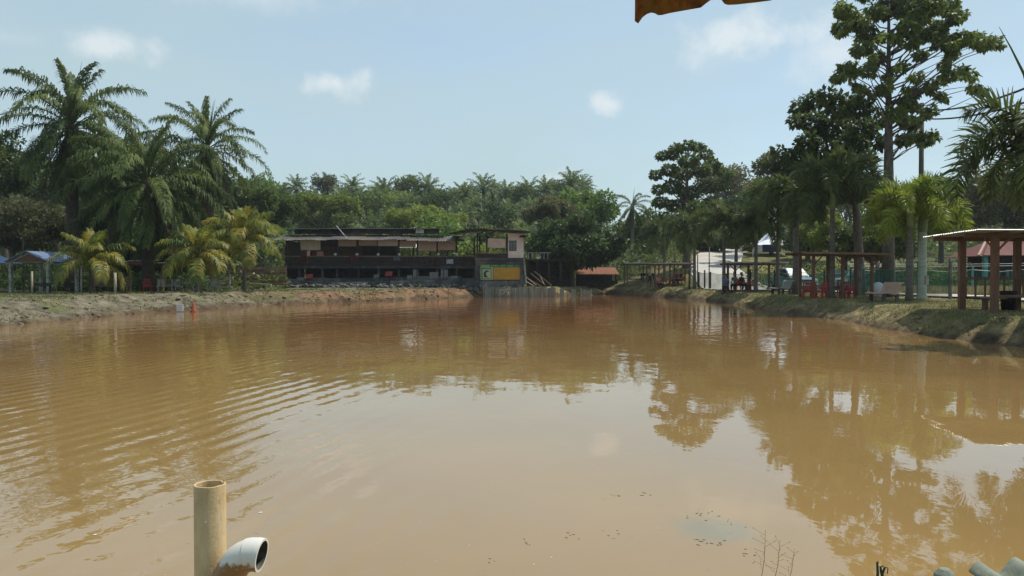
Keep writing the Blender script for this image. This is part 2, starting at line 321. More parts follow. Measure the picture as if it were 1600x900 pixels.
xs = np.concatenate([np.linspace(-420, -36, 26)[:-1], np.arange(-36, 34, .28), np.linspace(34, 420, 28)])
ys = np.concatenate([np.linspace(-60, -1, 10)[:-1], np.arange(-1, 80, .28), np.linspace(80, 420, 48)])
GX, GY = np.meshgrid(xs, ys); gx = GX.ravel(); gy = GY.ravel(); gh = height(gx, gy)
nxx = len(xs); idx = np.arange(len(gx)).reshape(GX.shape)
quads = np.stack([idx[:-1, :-1], idx[:-1, 1:], idx[1:, 1:], idx[1:, :-1]], -1).reshape(-1, 4)
def ground_mat():
    m, n, l, p = new_mat('bank_earth_and_grass'); p.inputs['Roughness'].default_value = .95; p.inputs['Specular IOR Level'].default_value = .15
    at = n.new('ShaderNodeAttribute'); at.attribute_name = 'soil'
    t = n.new('ShaderNodeTexCoord')
    a = n.new('ShaderNodeTexNoise'); a.inputs['Scale'].default_value = 1.4; a.inputs['Detail'].default_value = 12; a.inputs['Roughness'].default_value = .72; l.new(t.outputs['Object'], a.inputs['Vector'])
    r = n.new('ShaderNodeValToRGB'); r.color_ramp.elements[0].position = .36; r.color_ramp.elements[0].color = (.30, .29, .27, 1); r.color_ramp.elements[1].position = .66; r.color_ramp.elements[1].color = (1.35, 1.3, 1.2, 1); l.new(a.outputs[0], r.inputs[0])
    mx = n.new('ShaderNodeMixRGB'); mx.blend_type = 'MULTIPLY'; mx.inputs[0].default_value = 1; l.new(at.outputs['Color'], mx.inputs[1]); l.new(r.outputs[0], mx.inputs[2])
    b = n.new('ShaderNodeTexNoise'); b.inputs['Scale'].default_value = .6; b.inputs['Detail'].default_value = 9; b.inputs['Roughness'].default_value = .7
    mp = n.new('ShaderNodeMapping'); mp.inputs['Location'].default_value = (31, 7, 3); l.new(t.outputs['Object'], mp.inputs[0]); l.new(mp.outputs[0], b.inputs['Vector'])
    r2 = n.new('ShaderNodeValToRGB'); r2.color_ramp.elements[0].position = .5; r2.color_ramp.elements[1].position = .6; l.new(b.outputs[0], r2.inputs[0])
    ml = n.new('ShaderNodeMath'); ml.operation = 'MULTIPLY'; l.new(r2.outputs[0], ml.inputs[0]); l.new(at.outputs['Alpha'], ml.inputs[1])
    m2 = n.new('ShaderNodeMixRGB'); l.new(ml.outputs[0], m2.inputs[0]); l.new(mx.outputs[0], m2.inputs[1]); m2.inputs[2].default_value = (.13, .15, .045, 1)
    l.new(m2.outputs[0], p.inputs['Base Color'])
    c = n.new('ShaderNodeTexNoise'); c.inputs['Scale'].default_value = 6; c.inputs['Detail'].default_value = 10; c.inputs['Roughness'].default_value = .7; l.new(t.outputs['Object'], c.inputs['Vector'])
    bp = n.new('ShaderNodeBump'); bp.inputs['Distance'].default_value = .16; l.new(c.outputs[0], bp.inputs['Height']); l.new(bp.outputs[0], p.inputs['Normal'])
    return m
me = npmesh('ground', np.stack([gx, gy, gh], -1), quads, ground_mat())
dd = np.concatenate([sdist(gx[i:i + 20000], gy[i:i + 20000]) for i in range(0, len(gx), 20000)])
nA = nz(gx, gy, .4, 8)[:, None]; nB = nz(gx, gy, .16, 9)[:, None]
straw = np.array([.31, .25, .135]); grey = np.array([.23, .205, .15]); orange = np.array([.26, .145, .08]); grn = np.array([.10, .115, .04]); wet = np.array([.125, .092, .058]); forest = np.array([.045, .055, .025])
lf = sst(0, -4, gx)[:, None]; col = straw * (1 - lf) + grey * lf
bld = (sst(48, 56, gy) * sst(-22, -18, gx) * sst(4, 0, gx))[:, None] * sst(3.5, 1.5, dd)[:, None]; col = col * (1 - bld * .8) + orange * bld * .8
rg = (sst(0, 3, gx) * sst(.2, 1.0, dd))[:, None] * np.clip(.35 + nA * 1.6 + nB, 0, 1); col = col * (1 - rg * .55) + grn * rg * .55
lg = (sst(-2, -6, gx) * sst(2.5, 5, dd))[:, None] * np.clip(.3 + nA * 1.6, 0, 1); col = col * (1 - lg) + grn * lg
we = sst(.35, .0, dd)[:, None]; col = col * (1 - we) + wet * we
fr = np.maximum(sst(82, 92, gy), np.maximum(sst(-26, -40, gx), sst(34, 45, gx)))[:, None]; gs = (sst(14, 18, gx) * sst(110, 98, gy) * sst(40, 34, gx))[:, None]; fr = fr * (1 - gs); col = col * (1 - fr) + forest * fr
col = col * (1 - gs * .5 * sst(60, 66, gy)[:, None]) + np.array([.17, .19, .06]) * gs * .5 * sst(60, 66, gy)[:, None]
ca = me.color_attributes.new('soil', 'FLOAT_COLOR', 'POINT')
al = np.clip(sst(.3, 1.2, dd) * np.where(gx > 0, 1.0, .7), 0, 1)
ca.data.foreach_set('color', np.concatenate([col, al[:, None]], 1).astype(np.float32).ravel())
me.polygons.foreach_set('use_smooth', [True] * len(me.polygons))
tag(part('ground', me, None), kind='structure')

# water
def water_mat():
    m, n, l, p = new_mat('muddy_water'); p.inputs['Roughness'].default_value = .015; p.inputs['IOR'].default_value = 1.65; p.inputs['Specular IOR Level'].default_value = .5
    t = n.new('ShaderNodeTexCoord'); 
    def mt(op, x, y=None, cl=False):
        q = n.new('ShaderNodeMath'); q.operation = op; q.use_clamp = cl
        for i, v in enumerate((x, y)):
            if v is None: continue
            if isinstance(v, (int, float)): q.inputs[i].default_value = v
            else: l.new(v, q.inputs[i])
        return q.outputs[0]
    def mr(v, a, b, c, d):
        q = n.new('ShaderNodeMapRange'); q.interpolation_type = 'SMOOTHSTEP'; l.new(v, q.inputs[0])
        for i, k in enumerate((a, b, c, d)): q.inputs[i + 1].default_value = k
        return q.outputs[0]
    def ns(scale, det, sc_=(1, 1, 1), rz=0, loc=(0, 0, 0)):
        mp = n.new('ShaderNodeMapping'); mp.inputs['Scale'].default_value = sc_; mp.inputs['Rotation'].default_value = (0, 0, rz); mp.inputs['Location'].default_value = loc; l.new(t.outputs['Object'], mp.inputs[0])
        q = n.new('ShaderNodeTexNoise'); q.inputs['Scale'].default_value = scale; q.inputs['Detail'].default_value = det; l.new(mp.outputs[0], q.inputs['Vector']); return q.outputs[0]
    sp = n.new('ShaderNodeSeparateXYZ'); l.new(t.outputs['Object'], sp.inputs[0]); x, y = sp.outputs[0], sp.outputs[1]
    # muddy water colour: redder and darker far out, yellower near the camera
    c = n.new('ShaderNodeMixRGB'); l.new(mr(y, 5, 48, 0, 1), c.inputs[0]); c.inputs[1].default_value = (.285, .182, .068, 1); c.inputs[2].default_value = (.20, .084, .028, 1)
    cv = n.new('ShaderNodeMixRGB'); cv.blend_type = 'MULTIPLY'; cv.inputs[0].default_value = 1; l.new(c.outputs[0], cv.inputs[1])
    q = ns(.22, 6, (1, 1, 1)); r = n.new('ShaderNodeValToRGB'); r.color_ramp.elements[0].color = (.90, .90, .92, 1); r.color_ramp.elements[1].color = (1.08, 1.07, 1.05, 1); r.color_ramp.elements[0].position = .35; r.color_ramp.elements[1].position = .65; l.new(q, r.inputs[0]); l.new(r.outputs[0], cv.inputs[2])
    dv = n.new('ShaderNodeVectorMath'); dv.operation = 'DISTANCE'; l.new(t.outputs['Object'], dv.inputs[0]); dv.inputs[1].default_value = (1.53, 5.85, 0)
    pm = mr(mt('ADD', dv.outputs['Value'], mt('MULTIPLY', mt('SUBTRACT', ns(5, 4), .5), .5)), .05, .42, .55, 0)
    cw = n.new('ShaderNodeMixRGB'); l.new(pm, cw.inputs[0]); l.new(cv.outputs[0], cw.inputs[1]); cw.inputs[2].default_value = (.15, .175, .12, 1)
    l.new(cw.outputs[0], p.inputs['Base Color'])
    # ripples: long crests running away from the camera on the left, fine chop farther out, calm in front
    far = mr(y, 9, 30, 0, 1); lw = n.new('ShaderNodeMapRange'); xl = mt('ADD', x, mt('MULTIPLY', mt('SUBTRACT', y, 9), .32))
    leftm = mr(mt('ADD', xl, mt('MULTIPLY', mt('SUBTRACT', ns(.35, 2), .5), 3)), -3.6, .2, 1, 0)
    act = mt('MAXIMUM', leftm, far)
    wv = n.new('ShaderNodeTexWave'); wv.wave_type = 'BANDS'; wv.bands_direction = 'X'; wv.wave_profile = 'SIN'; wv.inputs['Scale'].default_value = .85; wv.inputs['Distortion'].default_value = 4.5; wv.inputs['Detail'].default_value = 3; wv.inputs['Detail Scale'].default_value = .4
    mp = n.new('ShaderNodeMapping'); mp.inputs['Rotation'].default_value = (0, 0, R(14)); l.new(t.outputs['Object'], mp.inputs[0]); l.new(mp.outputs[0], wv.inputs['Vector'])
    wvm = mr(ns(.45, 3, (1, .6, 1), .2, (4, 9, 0)), .36, .62, .3, 1.2)
    h = mt('MULTIPLY', mt('MULTIPLY', mt('MULTIPLY', wv.outputs['Fac'], wvm), mt('MULTIPLY', leftm, mr(y, 7, 26, 1, .4))), .0047)
    h = mt('ADD', h, mt('MULTIPLY', mt('MULTIPLY', ns(2.2, 3, (1, .8, 1), .5), mt('ADD', .2, act)), .007))
    h = mt('ADD', h, mt('MULTIPLY', mt('MULTIPLY', ns(.8, 2, (1, .7, 1), -.3, (9, 4, 0)), mt('ADD', .26, far)), .018))
    h = mt('ADD', h, mt('MULTIPLY', mt('MULTIPLY', ns(7, 2, (1, .6, 1), .2), far), .0016))
    h = mt('ADD', h, mt('MULTIPLY', mt('MULTIPLY', ns(9, 3, (1, .5, 1), .4), mr(ns(.3, 4, (1, .45, 1), .3, (3, 5, 0)), .48, .62, .08, 1)), .0008))
    bp = n.new('ShaderNodeBump'); bp.inputs['Distance'].default_value = 1; bp.inputs['Strength'].default_value = 1; l.new(h, bp.inputs['Height']); l.new(bp.outputs[0], p.inputs['Normal'])
    return m
b = MB(); b.quad((-30, -1, 0), (30, -1, 0), (30, 88, 0), (-30, 88, 0)); tag(b.build('water', water_mat()), kind='structure')

# road
def sheet(name, pts, m, lift=.03, n=10):
    """pts: (x,y,halfwidth) along a centre line; draped on the ground"""
    V = []; Fc = []; fine = []
    for k in range(len(pts) - 1):
        for j in range(n): t_ = j / n; fine.append([pts[k][i] * (1 - t_) + pts[k + 1][i] * t_ for i in range(3)])
    fine.append(pts[-1]); W = 9
    XX = []; YY = []
    for k, (x, y, h) in enumerate(fine):
        a = Vector(fine[max(k - 1, 0)][:2]); b_ = Vector(fine[min(k + 1, len(fine) - 1)][:2]); t_ = (b_ - a).normalized(); nn = Vector((t_.y, -t_.x))
        for j in range(W): q = Vector((x, y)) + nn * h * (j / (W - 1) * 2 - 1); XX.append(q.x); YY.append(q.y)
    H = height(XX, YY) + lift
    for k in range(len(fine) - 1):
        for j in range(W - 1): a = k * W + j; Fc.append((a, a + 1, a + W + 1, a + W))
    return tag(part(name, npmesh(name, np.stack([XX, YY, H], -1), Fc, m), None), kind='structure')
sheet('road', [(24.2, 22, 1.7), (24.3, 40, 1.7), (23.5, 52, 1.8), (20.5, 60, 2.4), (19, 66, 2.9), (20.5, 80, 2.5), (25, 94, 2.5), (30, 104, 2.5)], m_road, .10)

# ------------------------------------------------------------------ vegetation builders
def frond_np(Lf, e0, bend, npair, ll, lw, droop=.5, plume=.2, s0=.12, sweep=.5, segs=10, rr=.03, seed=0, side_curve=0.0, taper=.6):
    r = np.random.RandomState(seed); n = 40; s = np.linspace(0, 1, n); ang = e0 - bend * s ** 1.3; ds = Lf / (n - 1)
    px = np.concatenate([[0], np.cumsum(np.cos(ang[:-1]) * ds)]); pz = np.concatenate([[0], np.cumsum(np.sin(ang[:-1]) * ds)]); py = side_curve * s ** 2 * Lf
    P = np.stack([px, py, pz], -1); V = []; Fc = []
    def pt(q): k = q * (n - 1); i = int(min(k, n - 2)); f = k - i; return P[i] * (1 - f) + P[i + 1] * f, np.array([math.cos(ang[i]), 0, math.sin(ang[i])])
    # rachis: three sided strip
    for k in range(segs + 1):
        p, t = pt(k / segs); u = np.array([-t[2], 0, t[0]]); q = rr * (1 - .85 * k / segs)
        V += [p + np.array([0, q, 0]), p - np.array([0, q, 0]), p - u * q * 1.2]
    for k in range(segs):
        a = 3 * k
        for j in range(3): Fc.append((a + j, a + (j + 1) % 3, a + 3 + (j + 1) % 3, a + 3 + j))
    for k in range(npair):
        q = s0 + (1 - s0) * (k + .5) / npair; p, t = pt(q); u = np.array([-t[2], 0, t[0]])
        Ln = ll * (math.sin(math.pi * (.12 + .80 * (q - s0) / (1 - s0))) ** taper) * r.uniform(.85, 1.1)
        for sd in (-1, 1):
            rl = r.normal() * plume
            d = np.array([0, sd, 0]) * math.cos(rl) + u * (math.sin(rl) + .12) + t * (sweep + .35 * q); d /= np.linalg.norm(d)
            d2 = d + np.array([0, 0, -1]) * droop * r.uniform(.7, 1.3); d2 /= np.linalg.norm(d2)
            wv = np.cross(d, u if abs(d @ u) < .8 else np.array([0., 1, 0])); wv /= np.linalg.norm(wv); wv *= lw / 2
            m_ = p + d * Ln * .45; e = m_ + d2 * Ln * .55; i = len(V)
            V += [p - wv * .6, p + wv * .6, m_ + wv, m_ - wv, e + wv * .15, e - wv * .15]
            Fc += [(i, i + 1, i + 2, i + 3), (i + 3, i + 2, i + 4, i + 5)]
    return np.array(V), np.array(Fc)
def joinnp(lst):
    V = []; Fc = []; o = 0
    for v, f in lst: V.append(v); Fc.append(f + o); o += len(v)
    return np.concatenate(V), np.concatenate(Fc)
def rotz(V, a): c, s = math.cos(a), math.sin(a); return V @ np.array([[c, s, 0], [-s, c, 0], [0, 0, 1]])
def rotaxis(V, M3): return V @ np.array(M3).T

def frond_set(m, levels, **kw):
    out_ = []
    for i, (e0, bend, Lf) in enumerate(levels):
        for sc_ in (.06, -.06):
            V, Fc = frond_np(Lf, R(e0), R(bend), seed=i * 7 + (sc_ > 0), side_curve=sc_, **kw); out_.append(npmesh('frond', V, Fc, m))
    return out_
OIL_LV = [(83, 48, 5.2), (75, 72, 5.8), (65, 90, 6.3), (54, 100, 6.6), (42, 104, 6.8), (28, 98, 6.8), (12, 84, 6.6), (-6, 66, 6.4), (-22, 50, 6.0), (-38, 40, 5.8), (-52, 28, 5.5), (-64, 18, 5.2)]
oil_fr = frond_set(m_oil, OIL_LV, npair=66, ll=.92, lw=.098, droop=1.9, plume=.5, s0=.16, sweep=.55, rr=.07)
oil_dead = frond_set(m_oildead, [(-55, 22, 5.2), (-66, 14, 4.8)], npair=34, ll=.8, lw=.06, droop=1.3, plume=.4, s0=.15, rr=.06)
COCO_LV = [(82, 30, 2.2), (72, 60, 2.6), (58, 95, 2.9), (42, 115, 3.1), (25, 118, 3.1), (8, 105, 3.0)]
coco_fr = frond_set(m_coco, COCO_LV, npair=34, ll=.85, lw=.075, droop=1.6, plume=.15, s0=.14, sweep=.35, rr=.04)
FOX_LV = [(72, 98, 2.1), (60, 124, 2.5), (46, 138, 2.7), (30, 138, 2.7), (10, 118, 2.5)]
def fox_set(m): return frond_set(m, FOX_LV, npair=100, ll=.60, lw=.055, droop=.45, plume=1.2, s0=.10, sweep=.45, rr=.035, taper=.4)
fox_fr = fox_set(m_fox); foxy_fr = fox_set(m_foxy)

def palm(name, label, cat, x, y, zh, trunk, tm, fr, nfr, lv0, group=None, scale=1.0, lean=(0, 0), shaft=None, dead=0, spears=0, az0=0, nlv=None, seed=0, pw=1.0, m_sp=None):
    """zh = world height of the crown heart; trunk = radius at base, radius at top"""
    r = random.Random(seed + 100); g = gz(x, y) - .1; t = thing(name, label, cat, (x, y, g), 0, group); H = zh - g
    b = MB(); k = 9; pts = [(lean[0] * (i / k) ** 1.5, lean[1] * (i / k) ** 1.5, H * i / k) for i in range(k + 1)]
    rad = [(trunk[0] * (1.35 if i == 0 else 1.0)) * (1 - i / k) + trunk[1] * (i / k) + r.uniform(-.012, .012) * (trunk[0] > .25) * 2 for i in range(k + 1)]
    b.tube(pts, rad, 12); b.build('trunk', tm, t, True); top = Vector(pts[-1])
    if shaft:
        b = MB(); b.tube([top + Vector((0, 0, -.1)), top + Vector((0, 0, .2)), top + Vector((0, 0, .75 * scale)), top + Vector((0, 0, 1.0 * scale))], [trunk[1] * 1.05, trunk[1] * 1.3, trunk[1] * .9, trunk[1] * .5], 10); b.build('crown_shaft', shaft, t, True); top = top + Vector((0, 0, .85 * scale))
    nl = nlv or len(fr) // 2
    for i in range(nfr):
        lv = lv0 + (nl - lv0) * (i / nfr) ** pw; k = min(int(lv), len(fr) // 2 - 1); o = part('frond', fr[2 * k + r.randint(0, 1)], t)
        o.location = top + Vector((0, 0, -.035 * k * scale)); o.rotation_euler = (r.uniform(-.18, .18), r.uniform(-.09, .09), az0 + i * 2.39996 + r.uniform(-.15, .15)); o.scale = (scale * r.uniform(.88, 1.06),) * 3
    for i in range(dead):
        o = part('dead_frond', oil_dead[r.randint(0, 3)], t); o.location = top + Vector((0, 0, -.4)); o.rotation_euler = (r.uniform(-.2, .2), r.uniform(-.1, .1), i * 2.39996 * 1.3); o.scale = (scale * r.uniform(.8, 1.05),) * 3
    for i in range(spears):
        b = MB(); a = r.uniform(0, 6.28); b.tube([top, top + Vector((math.cos(a) * .35, math.sin(a) * .35, 2.2)) * scale, top + Vector((math.cos(a) * .8, math.sin(a) * .8, 4.6)) * scale], [.06, .04, .008], 5); b.build('spear_leaf', m_sp or m_oil, t)
    return t

# the three large oil palms of the left bank (plus one behind)
palm('oil_palm', 'tallest oil palm at the far left, its full crown standing clear against the sky', 'palm', X(114, 56), 56, Z(196, 56), (.42, .38), m_oilbark, oil_fr, 54, 0, dead=5, spears=2, seed=1, scale=.97, pw=.8)
palm('oil_palm', 'middle oil palm with long drooping pale ribbed fronds, between the two taller ones', 'palm', X(232, 52), 52, Z(282, 52), (.42, .38), m_oilbark, oil_fr, 46, 0, dead=4, spears=1, seed=2, scale=.95, az0=1.3, pw=.8)
palm('oil_palm', 'right oil palm with brown dead fronds hanging down its thick trunk', 'palm', X(325, 60), 60, Z(232, 60), (.5, .46), m_oilbark, oil_fr, 40, 0, dead=16, spears=2, seed=3, scale=.80, az0=.3, pw=.95)
palm('oil_palm', 'shorter oil palm behind and between the middle and right oil palms', 'palm', X(280, 66), 66, Z(300, 66), (.45, .4), m_oilbark, oil_fr, 52, 1, dead=6, seed=4, scale=.85)
palm('oil_palm', 'low oil palm half hidden behind the tallest oil palm', 'palm', X(178, 66), 66, Z(262, 66), (.45, .4), m_oilbark, oil_fr, 52, 1, dead=6, spears=2, seed=5, scale=.85)
# yellowing young coconut palms on the left bank
palm('coconut_palm', 'short yellowing coconut palm leaning over the blue roofed shelter', 'palm', X(143, 47), 47, Z(408, 47), (.16, .12), m_bark, coco_fr, 22, 0, seed=11, scale=.92, shaft=None)
palm('coconut_palm', 'yellow tipped coconut palm beside the orange cone, left of the orange stemmed one', 'palm', X(308, 49), 49, Z(400, 49), (.13, .10), m_barkg, coco_fr, 22, 0, seed=12, scale=1.0, az0=1.1)
palm('coconut_palm', 'coconut palm with orange fruit stalks in front of the left end of the restaurant', 'palm', X(382, 53), 53, Z(392, 53), (.13, .11), m_barkg, coco_fr, 24, 0, seed=13, scale=1.08, az0=.4, shaft=m_orshaft)

# foxtail palms of the right bank
def fox(px, D, pyheart, label, sd, fr=fox_fr, sc_=1.0, tm=m_barkg, tr=(.15, .11), nf=13, az0=0., lean=(0, 0), nm='foxtail_palm'):
    return palm(nm, label, 'palm', X(px, D), D, Z(pyheart, D) - .85 * sc_, tr, tm, fr, nf, 0, seed=sd, scale=sc_, az0=az0, shaft=m_shaft, lean=lean, group='foxtail palms along the right bank')
fox(1421, 36, 322, 'bright yellow-green foxtail palm beside the curved pink bench', 21, foxy_fr, .98, nf=14, tr=(.17, .13))
fox(1441, 37.5, 330, 'foxtail palm with a thick pale painted trunk next to the bench', 22, foxy_fr, 1.05, m_pale_bark, (.20, .17), 13, 1.0)
fox(1300, 40, 292, 'dark foxtail palm whose grey trunk stands in front of the open brown shelter', 23, sc_=1.25, nf=15)
fox(1243, 48, 296, 'dark foxtail palm left of the brown shelter, in front of the pale blue pickup', 24, sc_=1.35, az0=.8, nf=15, tr=(.2, .16))
fox(1181, 56, 352, 'short foxtail palm standing in front of the white tent', 25, sc_=1.15, az0=.3)
fox(1131, 58, 352, 'foxtail palm left of the seated pair in blue and grey', 26, sc_=1.25, az0=1.7)
fox(1085, 67.5, 360, 'foxtail palm growing in the grass tuft right of the red chairs', 27, sc_=1.25, az0=.2)
fox(1038, 76, 366, 'farthest foxtail palm by the low grey shelter', 28, sc_=1.3, az0=.2)
fox(1215, 56, 318, 'foxtail palm behind the short one, its fronds over the white tent', 30, sc_=1.3, az0=2.2)
palm('foxtail_palm', 'large foxtail palm reaching in from the right edge with a thin spear leaf', 'palm', X(1622, 22), 22, Z(236, 22) - .9, (.2, .16), m_barkg, fox_fr, 18, 0, seed=29, scale=1.12, shaft=m_shaft, lean=(0, 0), az0=.5)
b = MB((X(1612, 22), 22, Z(160, 22))); b.tube([(X(1616, 22), 22, Z(190, 22)), (X(1597, 22), 22, Z(118, 22)), (X(1575, 22), 22, Z(75, 22)), (X(1557, 22), 22, Z(44, 22))], [.05, .04, .022, .006], 6)
sp = b.build('spear_leaf', m_fox); sp.parent = bpy.data.objects['foxtail_palm.009']; sp.location = Vector((X(1612, 22), 22, Z(160, 22))) - sp.parent.location

# ---- broadleaf trees
def leaves(blobs, per, size, droop=.3, aspect=.5, seed=0, shell=.45):
    """blobs (n,4+) x y z r [rz]; returns one array mesh of folded leaf quads"""
    r = np.random.RandomState(seed); B = np.asarray(blobs, float); n = np.maximum(3, (per * (B[:, 3] / B[:, 3].mean()) ** 2).astype(int)); I = np.repeat(np.arange(len(B)), n); T = len(I)
    d = r.normal(size=(T, 3)); d /= np.linalg.norm(d, axis=1)[:, None]; rad = r.uniform(shell ** 3, 1, T) ** (1 / 3)
    off = d * rad[:, None] * B[I, 3][:, None]; off[:, 2] *= B[I, 4] / B[I, 3]; p = B[I, :3] + off
    dr = d + r.normal(size=(T, 3)) * .7 + np.array([0, 0, -droop * 2]); dr /= np.linalg.norm(dr, axis=1)[:, None]
    up = r.normal(size=(T, 3)) * .8 + np.array([0, 0, 1.0]); sd = np.cross(dr, up); sd /= np.linalg.norm(sd, axis=1)[:, None] + 1e-9
    Ls = (size * r.uniform(.6, 1.25, T))[:, None]; mid = p + dr * Ls * .5; nn = np.cross(sd, dr)
    V = np.stack([p, mid + sd * Ls * aspect * .5 + nn * Ls * .08, p + dr * Ls, mid - sd * Ls * aspect * .5 + nn * Ls * .08], 1).reshape(-1, 3)
    return V, np.arange(T * 4).reshape(-1, 4)
def limbs(b, base, top, tr0, blobs, r_=None, every=1, thick=.05, low=.35):
    base = Vector(base); top = Vector(top); rr = random.Random(len(blobs))
    for i, q in enumerate(blobs):
        if i % every: continue
        c = Vector(q[:3]); f = (c.z - base.z) / max(.1, top.z - base.z); hd = math.hypot(c.x - base.x, c.y - base.y)
        f0 = min(.97, max(low, f - .55 * hd / max(1, top.z - base.z))); s = base.lerp(top, f0)
        m1 = s.lerp(c, .45) + Vector((rr.uniform(-.1, .1), rr.uniform(-.1, .1), hd * .06 + rr.uniform(-.1, .2)))
        th = thick * (.7 + .12 * hd); jv = lambda k: Vector((rr.uniform(-k, k), rr.uniform(-k, k), rr.uniform(-k, k))); k_ = hd * .05; b.tube([s, s.lerp(m1, .5) + jv(k_) - Vector((0, 0, hd * .03)), m1 + jv(k_), m1.lerp(c, .5) + jv(k_) + Vector((0, 0, hd * .02)), c], [th, th * .8, th * .6, th * .4, th * .18], 5, False)
def tree(name, label, cat, x, y, blobs, lm, per=120, size=.3, trunk=.3, droop=.3, aspect=.5, seed=0, group=None, ztop=None, bark=m_bark, every=1, thick=.05, low=.35, lean=0, base=None):
    g = gz(x, y) - .15; t = thing(name, label, cat, (x, y, g), 0, group); o = Vector((x, y, g)); zt = ztop or max(q[2] for q in blobs)
    B = [(q[0] - x, q[1] - y, q[2] - g, q[3], q[4]) for q in blobs]; top = Vector((lean, 0, zt - g)); b = MB(); H = zt - g
    b.tube([(0, 0, 0), (0, 0, H * .05), (lean * .3, 0, H * .35), (lean * .7, 0, H * .7), top], [trunk * 1.5, trunk * 1.05, trunk * .8, trunk * .36, trunk * .08], 10); b.build('trunk', bark, t, True)
    b = MB(); limbs(b, (0, 0, 0), top, trunk, B, every=every, thick=thick, low=low); b.build('branches', bark, t, True)
    V, Fc = leaves(B, per, size, droop, aspect, seed); part('crown', npmesh('crown', V, Fc, lm), t)
    return t
def pxb(lst, D, sd=0, depth=2.0, k=1.0, fl=.8):
    r = random.Random(sd); o = []
    for q in lst: d = D + r.uniform(-depth, depth); o.append((X(q[0], d), d, Z(q[1], d), q[2] / FPX * D * k, q[2] / FPX * D * k * fl))
    return o
m_light = leafm('light_broad_leaf', (.17, .215, .05), (.055, .085, .022), .42, spec=.2)
t1 = [(1315, 18, 12), (1313, 45, 14), (1330, 28, 11), (1340, 38, 12), (1352, 52, 13), (1365, 20, 14), (1385, 10, 16), (1410, 15, 17), (1430, 30, 16), (1455, 10, 16), (1480, 15, 14), (1490, 28, 12), (1500, 24, 8), (1415, 45, 14),
      (1440, 55, 13), (1462, 45, 13), (1350, 75, 12), (1370, 92, 12), (1360, 100, 9), (1335, 78, 8), (1425, 68, 9), (1435, 88, 9), (1465, 60, 13), (1482, 70, 13), (1500, 60, 14), (1520, 62, 13), (1536, 68, 12), (1550, 66, 9), (1484, 85, 9), (1472, 102, 8),
      (1318, 108, 11), (1306, 122, 8), (1335, 112, 9), (1355, 112, 9), (1340, 137, 9), (1480, 118, 9), (1500, 112, 10), (1516, 118, 8), (1520, 138, 9), (1532, 143, 7), (1470, 125, 7), (1455, 130, 7), (1430, 120, 8), (1405, 105, 8), (1425, 145, 11), (1450, 138, 9),
      (1468, 150, 8), (1415, 162, 13), (1445, 180, 7), (1455, 172, 7), (1400, 178, 13), (1420, 192, 13), (1430, 212, 11), (1446, 216, 11), (1455, 210, 7), (1410, 218, 11), (1395, 60, 9), (1372, 60, 8), (1400, -12, 16), (1370, -15, 15), (1435, -14, 15), (1345, -8, 10), (1385, -35, 16), (1415, -38, 14),
      (1378, 140, 10), (1385, 120, 8)]
rt = random.Random(6)
t1 = t1 + [(q[0] + rt.uniform(-1.25, 1.25) * q[2], q[1] + rt.uniform(-.8, 1.0) * q[2], q[2] * rt.uniform(.3, .5)) for q in t1 for _ in range(2)]
tree('tall_tree', 'tallest tree on the right bank, its sparse tiered crown reaching above the picture', 'tree', X(1388, 43), 43, pxb(t1, 43, 1, 2.4), m_light, 78, .29, .34, .7, .5, 3, ztop=Z(-45, 43), thick=.045, lean=-.1, every=2)
t2 = [(1250, 168, 16), (1270, 158, 17), (1290, 152, 15), (1310, 165, 20), (1335, 170, 21), (1350, 152, 14), (1365, 185, 19), (1345, 202, 21), (1243, 188, 11), (1270, 192, 21), (1300, 200, 24), (1330, 226, 23), (1290, 236, 24), (1260, 222, 19), (1240, 246, 19),
      (1215, 236, 11), (1226, 262, 18), (1256, 268, 21), (1290, 272, 20), (1322, 262, 21), (1350, 245, 16), (1220, 288, 16), (1262, 300, 18), (1300, 305, 16), (1332, 300, 18), (1360, 280, 16), (1372, 222, 14)]
tree('spreading_tree', 'dense dark tree leaning left against the trunk of the tallest tree', 'tree', X(1345, 47), 47, pxb(t2, 46, 2, 2.6, .95), m_mid, 300, .36, .3, .45, .55, 4, thick=.06, lean=-.8, low=.6)
t3 = [(1075, 228, 10), (1058, 233, 11), (1090, 230, 10), (1035, 244, 10), (1050, 242, 11), (1102, 242, 11), (1075, 252, 15), (1112, 257, 12), (1024, 274, 9), (1045, 266, 13), (1065, 272, 16), (1095, 266, 16), (1120, 267, 12), (1136, 274, 8), (1030, 296, 11), (1050, 292, 15), (1076, 302, 18), (1105, 292, 15),
      (1126, 290, 11), (1032, 316, 13), (1056, 322, 15), (1086, 326, 17), (1110, 318, 14), (1065, 345, 14), (1092, 348, 13), (1040, 338, 9)]
tree('layered_tree', 'large dark tree with layered flat branches behind the red chair shelters', 'tree', X(1073, 82), 82, pxb(t3, 82, 3, 3, .98, .56), m_mid, 300, .42, .38, .25, .6, 5, thick=.09)
def ell(px, py, rx, ry, D, n, sd, rb=.38, depth=None):
    r = random.Random(sd); o = []; RX = rx / FPX * D; RY = ry / FPX * D; DP = depth or RX * .8
    for i in range(n):
        while True:
            a, b_, c = r.uniform(-1, 1), r.uniform(-1, 1), r.uniform(-.9, 1)
            if a * a + b_ * b_ + c * c < 1: break
        rr = min(RX, RY) * rb * r.uniform(.7, 1.25); o.append((X(px, D) + a * (RX - rr * .6), D + b_ * DP, Z(py, D) + c * (RY - rr * .5), rr, rr * .75))
    return o
tree('round_tree', 'wide dark round tree hanging over the water end right of the restaurant', 'tree', X(893, 80), 80, ell(905, 378, 76, 50, 80, 46, 4, .36), m_dark, 330, .42, .32, .35, .5, 6, thick=.07)
